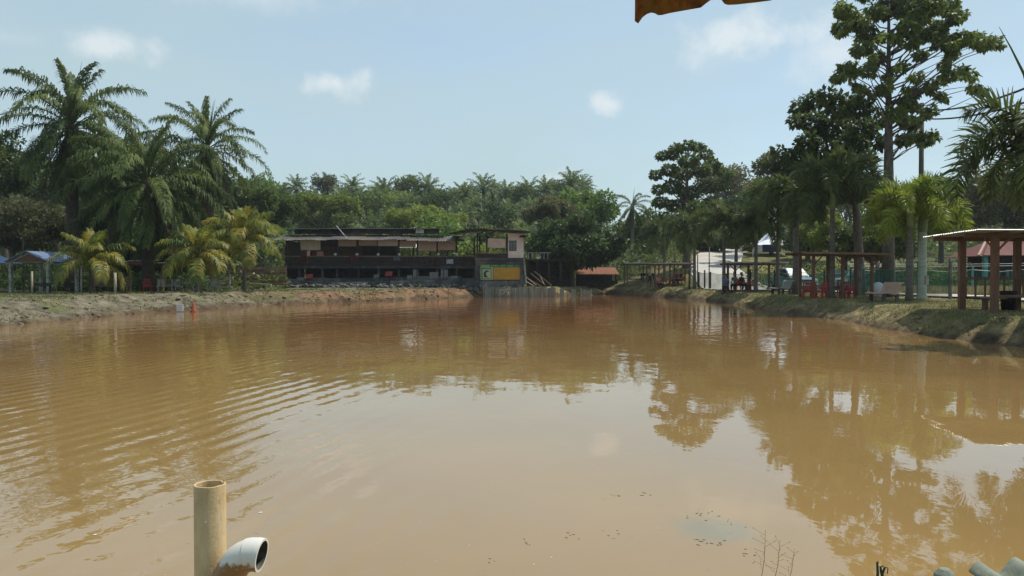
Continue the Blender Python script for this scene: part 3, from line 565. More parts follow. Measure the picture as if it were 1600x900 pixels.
tree('bright_tree', 'bright green broad tree rising behind the dark round tree', 'tree', X(905, 112), 112, ell(905, 332, 62, 40, 112, 26, 5, .4), m_bright, 320, .55, .3, .2, .6, 7, thick=.08)
tree('rain_tree', 'pale green flat topped tree behind the middle of the restaurant roof', 'tree', X(505, 120), 120, ell(500, 325, 72, 22, 120, 22, 6, .6, 7), m_pale, 380, .5, .35, .05, .5, 8, thick=.1, every=2)
tree('rain_tree', 'pale green flat topped tree behind the right end of the restaurant roof', 'tree', X(665, 118), 118, ell(668, 345, 66, 20, 118, 20, 7, .6, 7), m_pale, 340, .5, .3, .05, .5, 9, thick=.1, every=2)
tree('olive_tree', 'brownish olive crown between the bright tree and the palms of the hill', 'tree', X(870, 105), 105, ell(862, 330, 50, 26, 105, 18, 8, .45), m_olive, 300, .5, .28, .1, .5, 10, thick=.08)
tree('bushy_tree', 'dark tree behind the right oil palm, left of the hill skyline', 'tree', X(410, 92), 92, ell(415, 318, 62, 42, 92, 26, 9, .4), m_mid, 330, .5, .35, .2, .5, 11, thick=.08)
tree('bushy_tree', 'small leafed pale tree at the far left edge behind the tallest oil palm', 'tree', X(8, 74), 74, ell(12, 262, 50, 62, 74, 30, 10, .34), m_mid, 170, .42, .3, .05, .45, 12, thick=.07)
tree('bushy_tree', 'dull grey-green thicket tree at the left edge above the blue roofed shelter', 'tree', X(20, 68), 68, ell(30, 352, 80, 50, 68, 40, 11, .34), m_olive, 280, .35, .25, .15, .45, 13, thick=.06)
tree('bushy_tree', 'dark bushy tree filling the gap between the two left oil palms', 'tree', X(190, 72), 72, ell(200, 345, 110, 58, 72, 46, 12, .34), m_dark, 280, .42, .3, .2, .45, 14, thick=.06)
tree('bushy_tree', 'dark bushy tree behind the yellow tipped coconut palms', 'tree', X(330, 74), 74, ell(340, 372, 90, 46, 74, 36, 13, .36), m_dark, 260, .42, .3, .2, .45, 15, thick=.06)
tree('bushy_tree', 'pale leafy tree with yellowish flowers behind the open brown shelter', 'tree', X(1320, 70), 70, ell(1305, 368, 58, 32, 70, 30, 14, .4), m_pale, 250, .36, .25, .1, .5, 16, thick=.06)
tree('bushy_tree', 'dense mid green tree behind the trunk of the tallest tree', 'tree', X(1385, 66), 66, ell(1385, 355, 62, 60, 66, 40, 15, .36), m_mid, 280, .36, .28, .2, .5, 17, thick=.06)
tree('bushy_tree', 'mid green tree above the red tiled roof at the right', 'tree', X(1470, 80), 80, ell(1472, 325, 70, 48, 80, 34, 16, .36), m_mid, 260, .42, .28, .2, .5, 18, thick=.06)
tree('bushy_tree', 'dark grey-green tree at the right edge beyond the large hut', 'tree', X(1570, 76), 76, ell(1570, 310, 62, 56, 76, 34, 17, .34), m_olive, 230, .42, .3, .2, .5, 19, thick=.06)
tree('bushy_tree', 'thin topped tree behind the white tent on the right skyline', 'tree', X(1205, 92), 92, ell(1200, 262, 26, 28, 92, 12, 18, .4), m_olive, 120, .42, .22, .1, .5, 20, thick=.07)
tree('bushy_tree', 'dark tree right of the layered tree, rising with the hill', 'tree', X(1160, 110), 110, ell(1165, 336, 50, 36, 110, 26, 19, .4), m_dark, 300, .5, .3, .2, .5, 21, thick=.07)
tree('bushy_tree', 'green tree behind the farthest foxtail palm', 'tree', X(1010, 105), 105, ell(1005, 362, 45, 38, 105, 22, 20, .4), m_mid, 300, .5, .3, .2, .5, 22, thick=.07)
tree('bushy_tree', 'mid green tree in the gap left of the white tent', 'tree', X(1115, 98), 98, ell(1118, 362, 55, 34, 98, 26, 21, .4), m_mid, 280, .5, .3, .2, .5, 23, thick=.07)
tree('bushy_tree', 'mid green tree right of the white tent behind the pickup', 'tree', X(1262, 86), 86, ell(1262, 360, 48, 42, 86, 28, 22, .38), m_mid, 300, .4, .28, .2, .5, 24, thick=.07)

# royal palm
tree('bushy_tree', 'low dark tree added for the shadow behind the dark low shelter and the feet of the oil palms', 'tree', X(215, 61), 61, ell(225, 405, 115, 38, 61, 46, 33, .4, 2.5), m_dark, 260, .36, .25, .1, .45, 34, thick=.05)  # added dark foliage stands in for the shadowed mass below the palm crowns
tree('bushy_tree', 'low spreading green tree between the driveway and the tent, behind the foxtail palms', 'tree', X(1150, 84), 84, ell(1152, 362, 38, 22, 84, 20, 43, .42), m_mid, 240, .36, .2, .1, .5, 44, thick=.05)
tree('bushy_tree', 'low mid green tree behind the roof of the open brown shelter', 'tree', X(1345, 60), 60, ell(1345, 378, 50, 26, 60, 24, 45, .42, 2.5), m_mid, 260, .32, .2, .1, .5, 46, thick=.05)
palm('royal_palm', 'lone royal palm against the sky left of the layered tree', 'palm', X(988, 100), 100, Z(322, 100), (.28, .22), m_barkg, oil_fr, 22, 2, seed=41, scale=.52, spears=1, az0=.3, dead=5)

# ---- hill plantation: individual palms and trees sharing meshes
def far_palm(seed):
    r = random.Random(seed); lst = []
    for i in range(24):
        f = i / 24; V, Fc = frond_np(4.3 * r.uniform(.85, 1.1), R(82 - 105 * f), R(50 + 25 * f), 15, .95, .26, 1.0, .45, .14, .5, 4, .06, seed * 31 + i); V = rotz(V, i * 2.4); lst.append((V, Fc))
    return npmesh('crown', *joinnp(lst), m_hillp)
b = MB(); b.tube([(0, 0, -6), (0, 0, -3), (0, 0, 0)], [.38, .34, .3], 7); far_trunk = b.mesh('trunk', m_oilbark)
far_p = []
for k in range(4):
    t = thing('oil_palm', 'oil palm of the plantation covering the hill behind the restaurant', 'palm', (0, 0, 0)); part('trunk', far_trunk, t); part('crown', far_palm(k), t); far_p.append(t)
def far_tree(seed, lm, flat):
    r = random.Random(seed); B = []
    for i in range(16):
        a = r.uniform(0, 6.28); q = r.uniform(0, 1) ** .5 * 3.0; z = r.uniform(-.6, 2.6) * flat; rr = r.uniform(.9, 1.5); B.append((q * math.cos(a), q * math.sin(a), z + (1 - (q / 3.4) ** 2) * 1.2, rr, rr * .8))
    V, Fc = leaves(B, 130, .48, .15, .6, seed); t = thing('forest_tree', 'broadleaf tree growing among the palms of the hill', 'tree', (0, 0, 0)); part('crown', npmesh('crown', V, Fc, lm), t)
    b = MB(); b.tube([(0, 0, -7), (0, 0, -3), (0, 0, 1.5)], [.3, .22, .08], 7)
    for q in B[:8]: b.tube([(0, 0, -2.0), (q[0] * .5, q[1] * .5, q[2] - 1.2), q[:3]], [.1, .07, .02], 4, False)
    part('trunk', b.mesh('trunk', m_bark), t); return t
far_t = [far_tree(1, m_mid, 1), far_tree(2, m_pale, .5), far_tree(3, m_dark, 1.1), far_tree(4, m_olive, .9), far_tree(5, m_bright, .8)]
used = set(); hr = random.Random(5)
def place_far(lst, i, x, y, up, s, grp):
    t = lst[i]; g = gz(x, y) + up
    if id(t) not in used: used.add(id(t)); t.location = (x, y, g); t.rotation_euler = (0, 0, hr.uniform(0, 6)); t.scale = (s, s, s); t['group'] = grp; return t
    return dup(t, (x, y, g), hr.uniform(0, 6), None, grp, s)
GP = 'oil palms covering the hill'; GT = 'broadleaf trees on the hill'
for row, (D, step, up, ptree) in enumerate([(207, 4.0, 4.2, .0), (194, 4.6, 4.0, .06), (179, 5.2, 4.0, .12), (164, 5.8, 4.0, .3), (150, 6.2, 4.0, .35), (137, 6.5, 4.2, .45), (124, 6.2, 4.2, .5), (112, 5.6, 4.0, .55), (101, 5.0, 3.4, .5)]):
    x0, x1 = X(330, D), X(935, D)
    x = x0
    while x < x1:
        xx = x + hr.uniform(-1.5, 1.5); yy = D + hr.uniform(-4, 4)
        if hr.random() < ptree: place_far(far_t, hr.choice([0, 0, 1, 1, 2, 3, 4]), xx, yy, up + hr.uniform(-1.2, .8), hr.uniform(.75, 1.15), GT)
        else: place_far(far_p, hr.randint(0, 3), xx, yy, up + hr.uniform(-.8, 1.0), hr.uniform(.72, .98), GP)
        x += step
for row, (D, step) in enumerate([(170, 7.5), (150, 7.5), (130, 7)]):
    x = X(1130, D)
    while x < X(1700, D):
        place_far(far_t, hr.choice([0, 2, 2, 3, 1]), x + hr.uniform(-2, 2), D + hr.uniform(-4, 4), 5 + hr.uniform(-1, 1), hr.uniform(1.0, 1.35), GT); x += step
for row, (D, step) in enumerate([(110, 7), (92, 6)]):
    x = X(-80, D)
    while x < X(380, D):
        place_far(far_t, hr.choice([0, 2, 2, 3]), x + hr.uniform(-2, 2), D + hr.uniform(-4, 4), 5 + hr.uniform(-1, 3), hr.uniform(1.1, 1.6), GT); x += step

# undergrowth: one mass nobody could count
def scatter_stuff(name, m, pts, per, size, rad, label=None, droop=.0, aspect=.5, seed=0, shell=.1):
    H = height([p[0] for p in pts], [p[1] for p in pts]); B = [(p[0], p[1], h + rad * .45, rad, rad * .7) for p, h in zip(pts, H)]
    V, Fc = leaves(B, per, size, droop, aspect, seed, shell); return tag(part(name, npmesh(name, V, Fc, m), None), label, None, None, 'stuff')
ur = random.Random(9); up_ = []
for _ in range(620):
    D = ur.uniform(90, 200); px = ur.uniform(-60, 1680)
    if 1040 < px < 1240 and D < 108: continue
    up_.append((X(px, D), D))
scatter_stuff('undergrowth', m_dark, up_[::2], 130, .6, 2.9, 'dark green undergrowth between the trees of the hill', seed=3)
scatter_stuff('undergrowth', m_mid, up_[1::2], 130, .6, 2.7, 'mid green bushes between the trees of the hill', seed=13)
up2 = [(X(ur.uniform(-60, 430), D), D) for D in [ur.uniform(60, 76) for _ in range(110)]]
scatter_stuff('shrubbery', m_mid, up2, 110, .35, 1.3, 'green shrubs at the foot of the trees behind the left bank', seed=4)
up3 = [(X(px, D), D) for px, D in [(ur.uniform(1180, 1660), ur.uniform(61, 76)) for _ in range(130)] if not (px > 1440 and D < 66)]
scatter_stuff('shrubbery', m_mid, up3, 150, .28, 1.4, 'green shrubs beyond the car park and the fence', seed=5)
up6 = [(X(px, D), D) for px, D in [(ur.uniform(-20, 350), ur.uniform(56, 60)) for _ in range(60)]]
scatter_stuff('shrubbery', m_dark, up6, 120, .28, 1.2, 'dark green shrubs round the feet of the oil palms', seed=8)
up5 = [(X(px, D), D) for px, D in [(ur.uniform(1452, 1640), ur.uniform(56, 58.5)) for _ in range(34)]]
scatter_stuff('shrubbery', m_dark, up5, 110, .22, .75, 'dark green shrubs in front of the tiled house', seed=7)
up4 = [(X(px, D), D) for px, D in [(ur.uniform(945, 1075), ur.uniform(84, 96)) for _ in range(50)]]
scatter_stuff('shrubbery', m_mid, up4, 90, .3, 1.0, 'green shrubs behind the two small far shelters', seed=6)

# grass on the banks
def grass(name, label, m, n, region, hgt, seed, dens=None):
    r = np.random.RandomState(seed); x = r.uniform(region[0], region[1], n); y = r.uniform(region[2], region[3], n); d = sdist(x, y)
    nn_ = nz(x, y, .7, seed); k = (d > region[4]) & (d < region[5]) & (nn_ > region[6]); x = x[k]; y = y[k]; z = height(x, y); T = len(x)
    a = r.uniform(0, 6.28, T); h = hgt * r.uniform(.4, 1.2, T); ln = r.uniform(.2, .8, T) * h; ww = .012 + y * .0006
    P = np.stack([x, y, z - .02], -1); sd = np.stack([np.cos(a), np.sin(a), 0 * a], -1) * ww[:, None]; b_ = r.uniform(0, 6.28, T); tip = P + np.stack([np.cos(b_) * ln, np.sin(b_) * ln, h], -1)
    V = np.stack([P - sd, P + sd, tip + sd * .2, tip - sd * .2], 1).reshape(-1, 3)
    return tag(part(name, npmesh(name, V, np.arange(T * 4).reshape(-1, 4), m), None), label, None, None, 'stuff')
grass('grass', 'short green grass on the right bank', m_grass, 80000, (5, 34, 12, 76, .25, 9, .05), .09, 11)
grass('dry_grass', 'dry straw coloured grass on the right bank', m_grassd, 80000, (5, 34, 12, 76, .12, 6, -.5), .07, 12)
grass('grass', 'patchy weeds on the left bank', m_grass, 60000, (-30, 0, 24, 66, .1, 9, .12), .12, 13)
grass('dry_grass', 'tall dry grass beyond the road at the right', m_grassd, 30000, (24, 46, 46, 62, 4, 40, -.6), .45, 14)
grass('grass_tufts', 'taller tufts of weedy grass dotted along the right bank', m_grass, 40000, (5, 30, 14, 76, .1, 4, .38), .17, 17)
grass('waterside_weeds', 'green weeds hanging at the waterline', m_grass, 60000, (-30, 20, 14, 80, -.02, .5, .18), .14, 15)

# ------------------------------------------------------------------ restaurant on the far shore
DB = 72.0
def P3(px, py, D): return Vector((X(px, D), D, Z(py, D)))
gb = gz(X(580, DB), DB)
rest = thing('restaurant', 'long dark open sided restaurant with sheet roof, bamboo blinds and railing above the far shore', 'restaurant', (X(580, DB), DB, gb))
OB = rest.location
def rp(name, mb, m, **k): mb.o = Vector(OB); return mb.build(name, m, rest, **k)
zf, ze = Z(415, DB), Z(375, DB - 1.2)
xl, xr = X(446, DB), X(742, DB)
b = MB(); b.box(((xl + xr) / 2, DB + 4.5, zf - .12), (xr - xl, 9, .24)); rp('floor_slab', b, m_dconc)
b = MB(); b.box(((xl + xr) / 2, DB + 6.0, (zf + gb) / 2 - .2), (xr - xl - .6, .2, zf - gb - .1)); rp('lower_back_wall', b, m_dwood)  # dark timber puts the shade under the deck into the wall colour
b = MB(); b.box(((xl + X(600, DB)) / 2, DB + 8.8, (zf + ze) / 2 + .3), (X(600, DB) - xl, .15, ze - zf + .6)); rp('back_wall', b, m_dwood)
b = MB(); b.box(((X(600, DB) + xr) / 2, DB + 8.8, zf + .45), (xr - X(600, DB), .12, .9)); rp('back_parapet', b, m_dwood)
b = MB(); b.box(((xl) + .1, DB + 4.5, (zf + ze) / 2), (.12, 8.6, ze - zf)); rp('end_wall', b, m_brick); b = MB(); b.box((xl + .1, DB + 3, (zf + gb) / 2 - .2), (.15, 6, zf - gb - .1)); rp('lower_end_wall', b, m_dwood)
# roofs: individual overlapping sheets on the lower roof
rr = random.Random(3); x = X(432, DB); i = 0
while x < X(716, DB):
    wd = rr.uniform(.85, 1.15); b = MB(); dz = rr.uniform(-.03, .04)
    zz0 = ze + .0 - .16 * sst(600, 716, x / DB * FPX + 800) + dz; yy = DB - 1.25 + rr.uniform(-.12, .12)
    b.corr((x, yy, zz0), (0, 3.6, .62), (wd * 1.06, 0, rr.uniform(-.03, .03)), .24, .022, .012, 1, 0, 4); rp('roof_sheet', b, m_zinc if rr.random() < .55 else m_roofd); x += wd; i += 1
b = MB(); b.box(((X(450, DB) + X(683, DB)) / 2, DB + 2.3, Z(361, DB + 2.3)), (X(683, DB) - X(450, DB), .1, .55)); rp('clerestory_wall', b, m_roofd)
x = X(441, DB)
while x < X(681, DB):
    b = MB(); b.corr((x, DB + 1.3, Z(357.3, DB + 1.3) + rr.uniform(-.02, .03)), (0, 6.5, .35), (1.05, 0, rr.uniform(-.02, .02)), .24, .02, .012, 1, 0, 4); rp('roof_sheet', b, m_zinc if rr.random() < .7 else m_roofd); x += 1.0
b = MB(); b.box((X(653, DB), DB + 1.6, Z(361, DB + 1.6)), (.75, .08, .42)); rp('vent_panel', b, m_zincl)
b = MB(); b.bar(P3(526, 353, DB + 1.0), P3(543, 373, DB - 1.5), .05, .05); rp('roof_pole', b, m_zincl)
posts_px = [447, 467, 503, 526, 559, 591, 623, 652, 683, 713, 741]
for px in posts_px:
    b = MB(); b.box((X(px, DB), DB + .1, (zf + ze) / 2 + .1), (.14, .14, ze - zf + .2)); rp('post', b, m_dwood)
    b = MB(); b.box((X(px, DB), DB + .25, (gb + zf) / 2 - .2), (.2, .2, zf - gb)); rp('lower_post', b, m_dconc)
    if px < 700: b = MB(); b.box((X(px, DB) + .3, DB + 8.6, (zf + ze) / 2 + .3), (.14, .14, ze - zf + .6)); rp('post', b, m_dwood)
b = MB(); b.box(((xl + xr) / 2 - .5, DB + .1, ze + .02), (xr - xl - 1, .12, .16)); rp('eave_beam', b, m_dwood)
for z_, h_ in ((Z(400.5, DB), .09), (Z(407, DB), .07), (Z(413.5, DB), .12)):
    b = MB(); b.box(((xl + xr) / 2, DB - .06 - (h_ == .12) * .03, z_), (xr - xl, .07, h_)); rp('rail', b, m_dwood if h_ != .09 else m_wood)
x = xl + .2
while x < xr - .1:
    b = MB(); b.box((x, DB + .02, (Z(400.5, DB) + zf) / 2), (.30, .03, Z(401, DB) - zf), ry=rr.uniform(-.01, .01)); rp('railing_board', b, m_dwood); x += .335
for a, c, t_, bt, mm in [(470, 501, 375, 391, m_blindp), (529, 557, 374, 385, m_blind), (561, 589, 375, 384, m_blind), (590.5, 621.5, 375, 384.5, m_blindp), (625, 650, 376, 385.5, m_blind), (653.5, 682, 376.5, 392.5, m_blind), (684.5, 711.5, 378, 391, m_blind)]:
    b = MB(); b.box((X((a + c) / 2, DB), DB - .02, Z((t_ + bt) / 2, DB)), (X(c, DB) - X(a, DB), .03, (bt - t_) / FPX * DB), ry=rr.uniform(-.01, .01)); bo = rp('blind', b, mm)
    b = MB(); b.tube([(X(a, DB), DB - .03, Z(bt, DB)), (X(c, DB), DB - .03, Z(bt, DB))], .035, 6); q = b; q.o = Vector(OB); q.build('bottom_rod', m_wood, bo)
for px in (524, 558, 591, 624, 685, 714):
    b = MB(); b.lathe([(.0, -.13), (.1, -.09), (.14, 0), (.1, .09), (0, .13)], (X(px, DB), DB + .0, Z(397.5, DB)), 10); lo = rp('lamp_globe', b, m_white, smooth=True)
    b = MB(); b.box((X(px, DB), DB, Z(399.8, DB)), (.07, .07, .09)); q = b; q.o = Vector(OB); q.build('lamp_base', m_black, lo)
# pale things inside the lower level and upstairs
b = MB(); b.box((X(461, DB) + 2, DB + 8.5, zf + 1.5), (5.2, .08, 1.1)); rp('wall_mural', b, M('dull_ochre_wall', (.16, .10, .05), None, 3))
b = MB(); b.box((X(690, DB) , DB + 1.1, zf + .9), (.16, .16, 1.8)); rp('white_pillar', b, m_post)
b = MB(); b.box((X(694.5, DB), DB + 1.3, zf + .9), (.12, .12, 1.8)); rp('white_pillar', b, m_post)
# rubble wall and blocks below the restaurant
def block(px, py, D, wpx, hpx, label, m, dep=.5, rz=0, nm='concrete_block', cat='block', grp='broken blocks below the restaurant'):
    g = gz(X(px, D), D); wd = wpx / FPX * D; hh = hpx / FPX * D; z0 = Z(py + hpx / 2, D)
    b = MB((X(px, D), D, z0)); b.box((X(px, D), D, z0 + hh / 2), (wd, dep, hh), rz=rz, tap=.93); return tag(b.build(nm, m, bevel=.03), label, cat, grp)
base = thing('base_wall', 'low stepped grey concrete footing wall along the bottom of the restaurant', 'wall', (X(590, 69.6), 69.6, gb - .3))
seg = [(448, 475, 442), (475, 505, 440), (505, 540, 441), (540, 575, 440.5), (575, 610, 440), (610, 650, 439), (650, 690, 437.5), (690, 720, 438), (720, 748, 441)]
for a, c, t_ in seg:
    zt = Z(t_, 69.6); b = MB(base.location); b.box((X((a + c) / 2, 69.6), 69.6 + .5, (zt + .2) / 2), (X(c, 69.6) - X(a, 69.6) - .03, 1.2, zt - .2)); b.build('footing', m_conc if a in (505, 540, 610, 650) else m_dconc, base, bevel=.02)
    b = MB(base.location); b.box((X((a + c) / 2, 69.6), 70.5, (zt + .5) / 2), (X(c, 69.6) - X(a, 69.6) - .03, .9, zt + .2)); b.build('step', m_dconc, base)
for q in [(451, 441, 12, 10, 'grey box block with a dark opening at the left end of the footing'), (470, 437, 12, 7, 'low grey block right of the leftmost block'), (588, 432, 8, 6, 'small pale block in the middle of the footing wall'), (640, 434, 8, 8, 'upright pale block left of the framed slab'),
          (678, 431, 14, 11, 'framed pale slab leaning below the restaurant floor'), (691, 428, 4, 16, 'thin pale upright slab below the restaurant'), (697, 428, 6, 14, 'taller pale upright slab beside the thin one'), (710, 434, 11, 6, 'wide low grey block right of the upright slabs'),
          (648, 428, 5, 14, 'pale narrow post stub below the restaurant floor'), (745, 443, 8, 5, 'dark broken block by the tower corner')]:
    block(q[0], q[1], 70.2, q[2], q[3], q[4], m_conc, .35)

# tower part at the right
tow = thing('tower_house', 'two storey hut with cream upper wall at the right end of the restaurant', 'building', (X(782, 71), 71, gb)); OT = Vector(tow.location)
def tp(name, mb, m, **k): mb.o = OT; return mb.build(name, m, tow, **k)
DT = 70.5; zl = Z(404.5, DT); x0, x1 = X(744, DT), X(819, DT); g2 = .45
b = MB(); b.box(((x0 + x1) / 2, DT + 2.6, zl - .02), (x1 - x0 + .3, 5.4, .22)); tp('floor_slab', b, m_dconc)
b = MB(); b.box((X(746, DT), DT + .1, (g2 + zl) / 2 - .1), (.42, .4, zl - g2 - .05)); tp('pillar', b, m_dconc)
b = MB(); b.box((X(816, DT), DT + .1, (g2 + zl) / 2 - .1), (.34, .4, zl - g2 - .05)); tp('pillar', b, m_dconc)
b = MB(); b.box(((x0 + x1) / 2, DT + .15, zl - .3), (x1 - x0 - .75, .3, .34)); tp('beam', b, m_dconc)
b = MB(); b.box(((x0 + x1) / 2, DT + .3, (g2 + zl) / 2 - .3), (x1 - x0 - .75, .12, zl - g2 - .4)); tp('lower_wall', b, m_conc)
b = MB(); b.box((x1 - .1, DT + 2.9, (g2 + zl) / 2 - .2), (.15, 4.6, zl - g2 - .1)); tp('side_wall', b, m_dconc)
zt = Z(364, DT)
# cream wall with window hole
xa, xb = X(794, DT), X(818, DT); wa, wb = X(796, DT), X(806.5, DT); wz0, wz1 = Z(391.5, DT), Z(376.5, DT)
b = MB()
b.box(((xa + wa) / 2, DT + .05, (zl + zt) / 2), (wa - xa, .1, zt - zl - .1)); b.box(((wb + xb) / 2, DT + .05, (zl + zt) / 2), (xb - wb, .1, zt - zl - .1))
b.box(((wa + wb) / 2, DT + .05, (zl + .05 + wz0) / 2), (wb - wa, .1, wz0 - zl - .05)); b.box(((wa + wb) / 2, DT + .05, (zt - .05 + wz1) / 2), (wb - wa, .1, zt - .05 - wz1)); b.box((xb - .05, DT + 2.6, (zl + zt) / 2), (.09, 4.9, zt - zl - .1)); tp('cream_wall', b, m_cream)
b = MB()
for xx in (wa, (wa + wb) / 2, wb): b.box((xx, DT + .0, (wz0 + wz1) / 2), (.05, .07, wz1 - wz0))
for zz in (wz0, wz1): b.box(((wa + wb) / 2, DT + .0, zz), (wb - wa + .09, .08, .05))
wf = tp('window_frame', b, m_black)
for k in (0, 1): b = MB(OT); b.box((wa + (k + .5) * (wb - wa) / 2, DT + .03, (wz0 + wz1) / 2), ((wb - wa) / 2 - .08, .02, wz1 - wz0 - .05)); b.build('pane', m_glass if k == 0 else m_windscreen, wf)
for px in (746, 760, 792):
    b = MB(); b.box((X(px, DT), DT + .1, (zl + zt) / 2), (.12, .12, zt - zl)); tp('post', b, m_dwood)
    b = MB(); b.box((X(px, DT), DT + 5.0, (zl + zt) / 2), (.12, .12, zt - zl)); tp('post', b, m_dwood)
b = MB(); b.box((X(776, DT), DT + .03, Z(380, DT)), (X(790, DT) - X(762.5, DT), .03, .82), ry=.03); tp('blind', b, m_blindp)
for zz in (Z(394.5, DT), Z(398, DT), Z(401.5, DT)): b = MB(); b.box(((X(744, DT) + X(793, DT)) / 2, DT - .02, zz), (X(793, DT) - X(744, DT), .05, .2 if zz != Z(394.5, DT) else .08)); tp('railing_board', b, m_dwood if zz != Z(394.5, DT) else m_wood)
xA, xB, xC = X(703, DT), X(742, DT), X(828, DT)
k = 0; x = xA
while x < xC - .05:
    wd = min(.85, xC - x); f = lambda q: (Z(364, DT) + (Z(357.5, DT) - Z(364, DT)) * (q - xA) / (xB - xA)) if q < xB else (Z(357.5, DT) + (Z(361.5, DT) - Z(357.5, DT)) * (q - xB) / (xC - xB))
    b = MB(); b.corr((x, DT - .9, f(x)), (0, 7, .1), (wd, 0, f(x + wd) - f(x)), .24, .02, .012, 1, 0, 4); tp('roof_sheet', b, m_zincl if k % 4 == 0 else (m_zinc if k % 3 else m_roofd)); x += wd; k += 1
b = MB(); b.bar((xA, DT - .7, f(xA) - .12), (xB, DT - .7, f(xB) - .12), .06, .14); b.bar((xB, DT - .7, f(xB) - .12), (xC, DT - .7, f(xC) - .12), .06, .14); tp('fascia', b, m_dwood)
for px in (748, 765, 782): b = MB(); b.bar((X(px, DT), DT - .3, zt - .1), (X(px + 9, DT), DT + .6, zt + .18), .07, .07); tp('brace', b, m_dwood)
b = MB(); b.tube([(X(718, DT), DT - .2, Z(373, DT)), (X(745, DT), DT - .4, Z(364, DT))], .09, 6); tp('awning_pole', b, m_zincl)
b = MB(); b.lathe([(0, .12), (.3, .06), (.42, -.05), (.40, -.09)], (X(818, DT), DT - .4, Z(369.5, DT)), 12); tp('round_lamp_shade', b, m_black)
b = MB(); b.tube([(X(818.5, DT), DT - .2, Z(404, DT)), (X(819, DT), DT - .22, Z(415, DT)), (X(821, DT), DT - .25, Z(432, DT)), (X(822.5, DT), DT - .3, Z(447, DT))], .06, 8); tp('drain_pipe', b, m_post)
# sign
sg = thing('sign', 'yellow and green painted sign board with a fish picture on the lower tower wall', 'sign', (X(782, DT), DT + .1, Z(438, DT))); OS = Vector(sg.location)
def sp_(name, a, c, t_, bt, m, y=0.0, th=.02):
    b = MB(OS); b.box((X((a + c) / 2, DT), DT + .18 - y, Z((t_ + bt) / 2, DT)), (X(c, DT) - X(a, DT), th, (bt - t_) / FPX * DT)); return b.build(name, m, sg)
sp_('board', 750.5, 813, 413, 438, m_dwood, -.01, .03); sp_('yellow_panel', 770.8, 812.7, 417.6, 437, m_signy, .02)
sp_('light_green_block', 750.8, 765, 413.3, 417.2, m_signl, .02)
for a, c in ((766, 780), (780.8, 791), (791.8, 803), (803.8, 812.7)): sp_('green_block', a, c, 413.3, 417.2, m_signg, .02)
for a, c in ((767, 779), (782, 790), (793, 802)): sp_('pale_stripe', a, c, 414.8, 415.8, m_signl, .035, .01)
sp_('picture_border', 750.8, 770, 417.6, 437, m_signp, .02); sp_('green_frame', 752, 768, 418.5, 435.5, m_signg, .035); sp_('picture', 754, 766.5, 421, 434.5, m_signp, .05)
b = MB(OS)   # leaping fish emblem: curved body, tail and fins as a thin plate
body = [(756, 432.5), (755.3, 429), (756, 425.5), (758.5, 422.8), (762, 422), (765.3, 424.2), (762.5, 424.6), (760, 425.6), (759.2, 428), (760.6, 431), (763, 433.2), (758, 433.6)]
for k in range(len(body) // 2 - 0):
    pass
pf = [(X(a, DT), DT + .118, Z(c, DT)) for a, c in body]; pbk = [(p[0], p[1] + .012, p[2]) for p in pf]; nb_ = len(pf)
b.v += pf + pbk; b.f += [tuple(range(nb_)), tuple(range(2 * nb_ - 1, nb_ - 1, -1))] + [(i, (i + 1) % nb_, (i + 1) % nb_ + nb_, i + nb_) for i in range(nb_)]
b.build('fish_emblem', m_signd, sg)
# retaining wall of upright boards along the waterline
rw = thing('retaining_wall', 'low greenish board retaining wall with uneven stakes standing in the water below the sign', 'wall', (X(840, 71.5), 71.5, -.4))
px = 756.0; rr = random.Random(8)
while px < 924:
    D = float(np.interp(px, [756, 840, 925], [68.9, 69.8, 73.8])); wd = rr.uniform(4.5, 8); tpy = 448 + rr.uniform(-1.2, 2.0) + (3.5 if px > 868 else 0) + (1.5 if px > 900 else 0)
    if not (px > 868 and rr.random() < .25):
        b = MB(rw.location); b.box((X(px + wd / 2, D), D + rr.uniform(-.03, .03), (Z(tpy, D) - .5) / 2), (wd / FPX * D - .02, .06, Z(tpy, D) + .5), rz=-.02, ry=rr.uniform(-.03, .03)); b.build('board', m_moss, rw)
    if rr.random() < .45:
        b = MB(rw.location); b.tube([(X(px, D), D - .09, -.4), (X(px + rr.uniform(-.6, .6), D), D - .09, Z(tpy - rr.uniform(0, 3.5), D))], .035, 6); b.build('stake', m_palewood if rr.random() < .5 else m_wood, rw)
    px += wd
b = MB((X(760, 68.7), 68.7, -.3)); b.tube([(X(759, 68.7), 68.7, -.3), (X(759.5, 68.7), 68.7, Z(441, 68.7))], .06, 7); tag(b.build('mooring_post', m_post), 'pale upright post at the left end of the retaining wall', 'post')
br = thing('driftwood_frame', 'whitish crossed branches and planks standing in the water against the retaining wall', 'branches', (X(790, 68.7), 68.7, 0))
for a, c in (((779, 454), (797, 452)), ((785, 460), (795, 448)), ((792, 462), (796, 449)), ((780, 462), (781, 452)), ((795, 460), (790, 453)), ((788, 456), (799, 457))):
    b = MB(br.location); b.bar(P3(a[0], a[1], 68.5), P3(c[0], c[1], 68.7), .07, .07); b.build('branch', m_palewood, br)
db = thing('timber_pile', 'fallen pale planks and dark timbers sloping down right of the tower', 'timber', (X(835, 73), 73, .7))
for i, (a, c) in enumerate((((821, 432), (838, 446)), ((829, 427), (852, 446)), ((835, 424), (862, 446)), ((822, 440), (834, 447)), ((843, 430), (850, 444)), ((824, 435), (845, 447)))):
    b = MB(db.location); b.bar(P3(a[0], a[1], 72.5 + i * .25), P3(c[0], c[1], 72.2 + i * .2), .09, .07); b.build('plank', m_palewood if i in (0, 3) else m_wood, db)
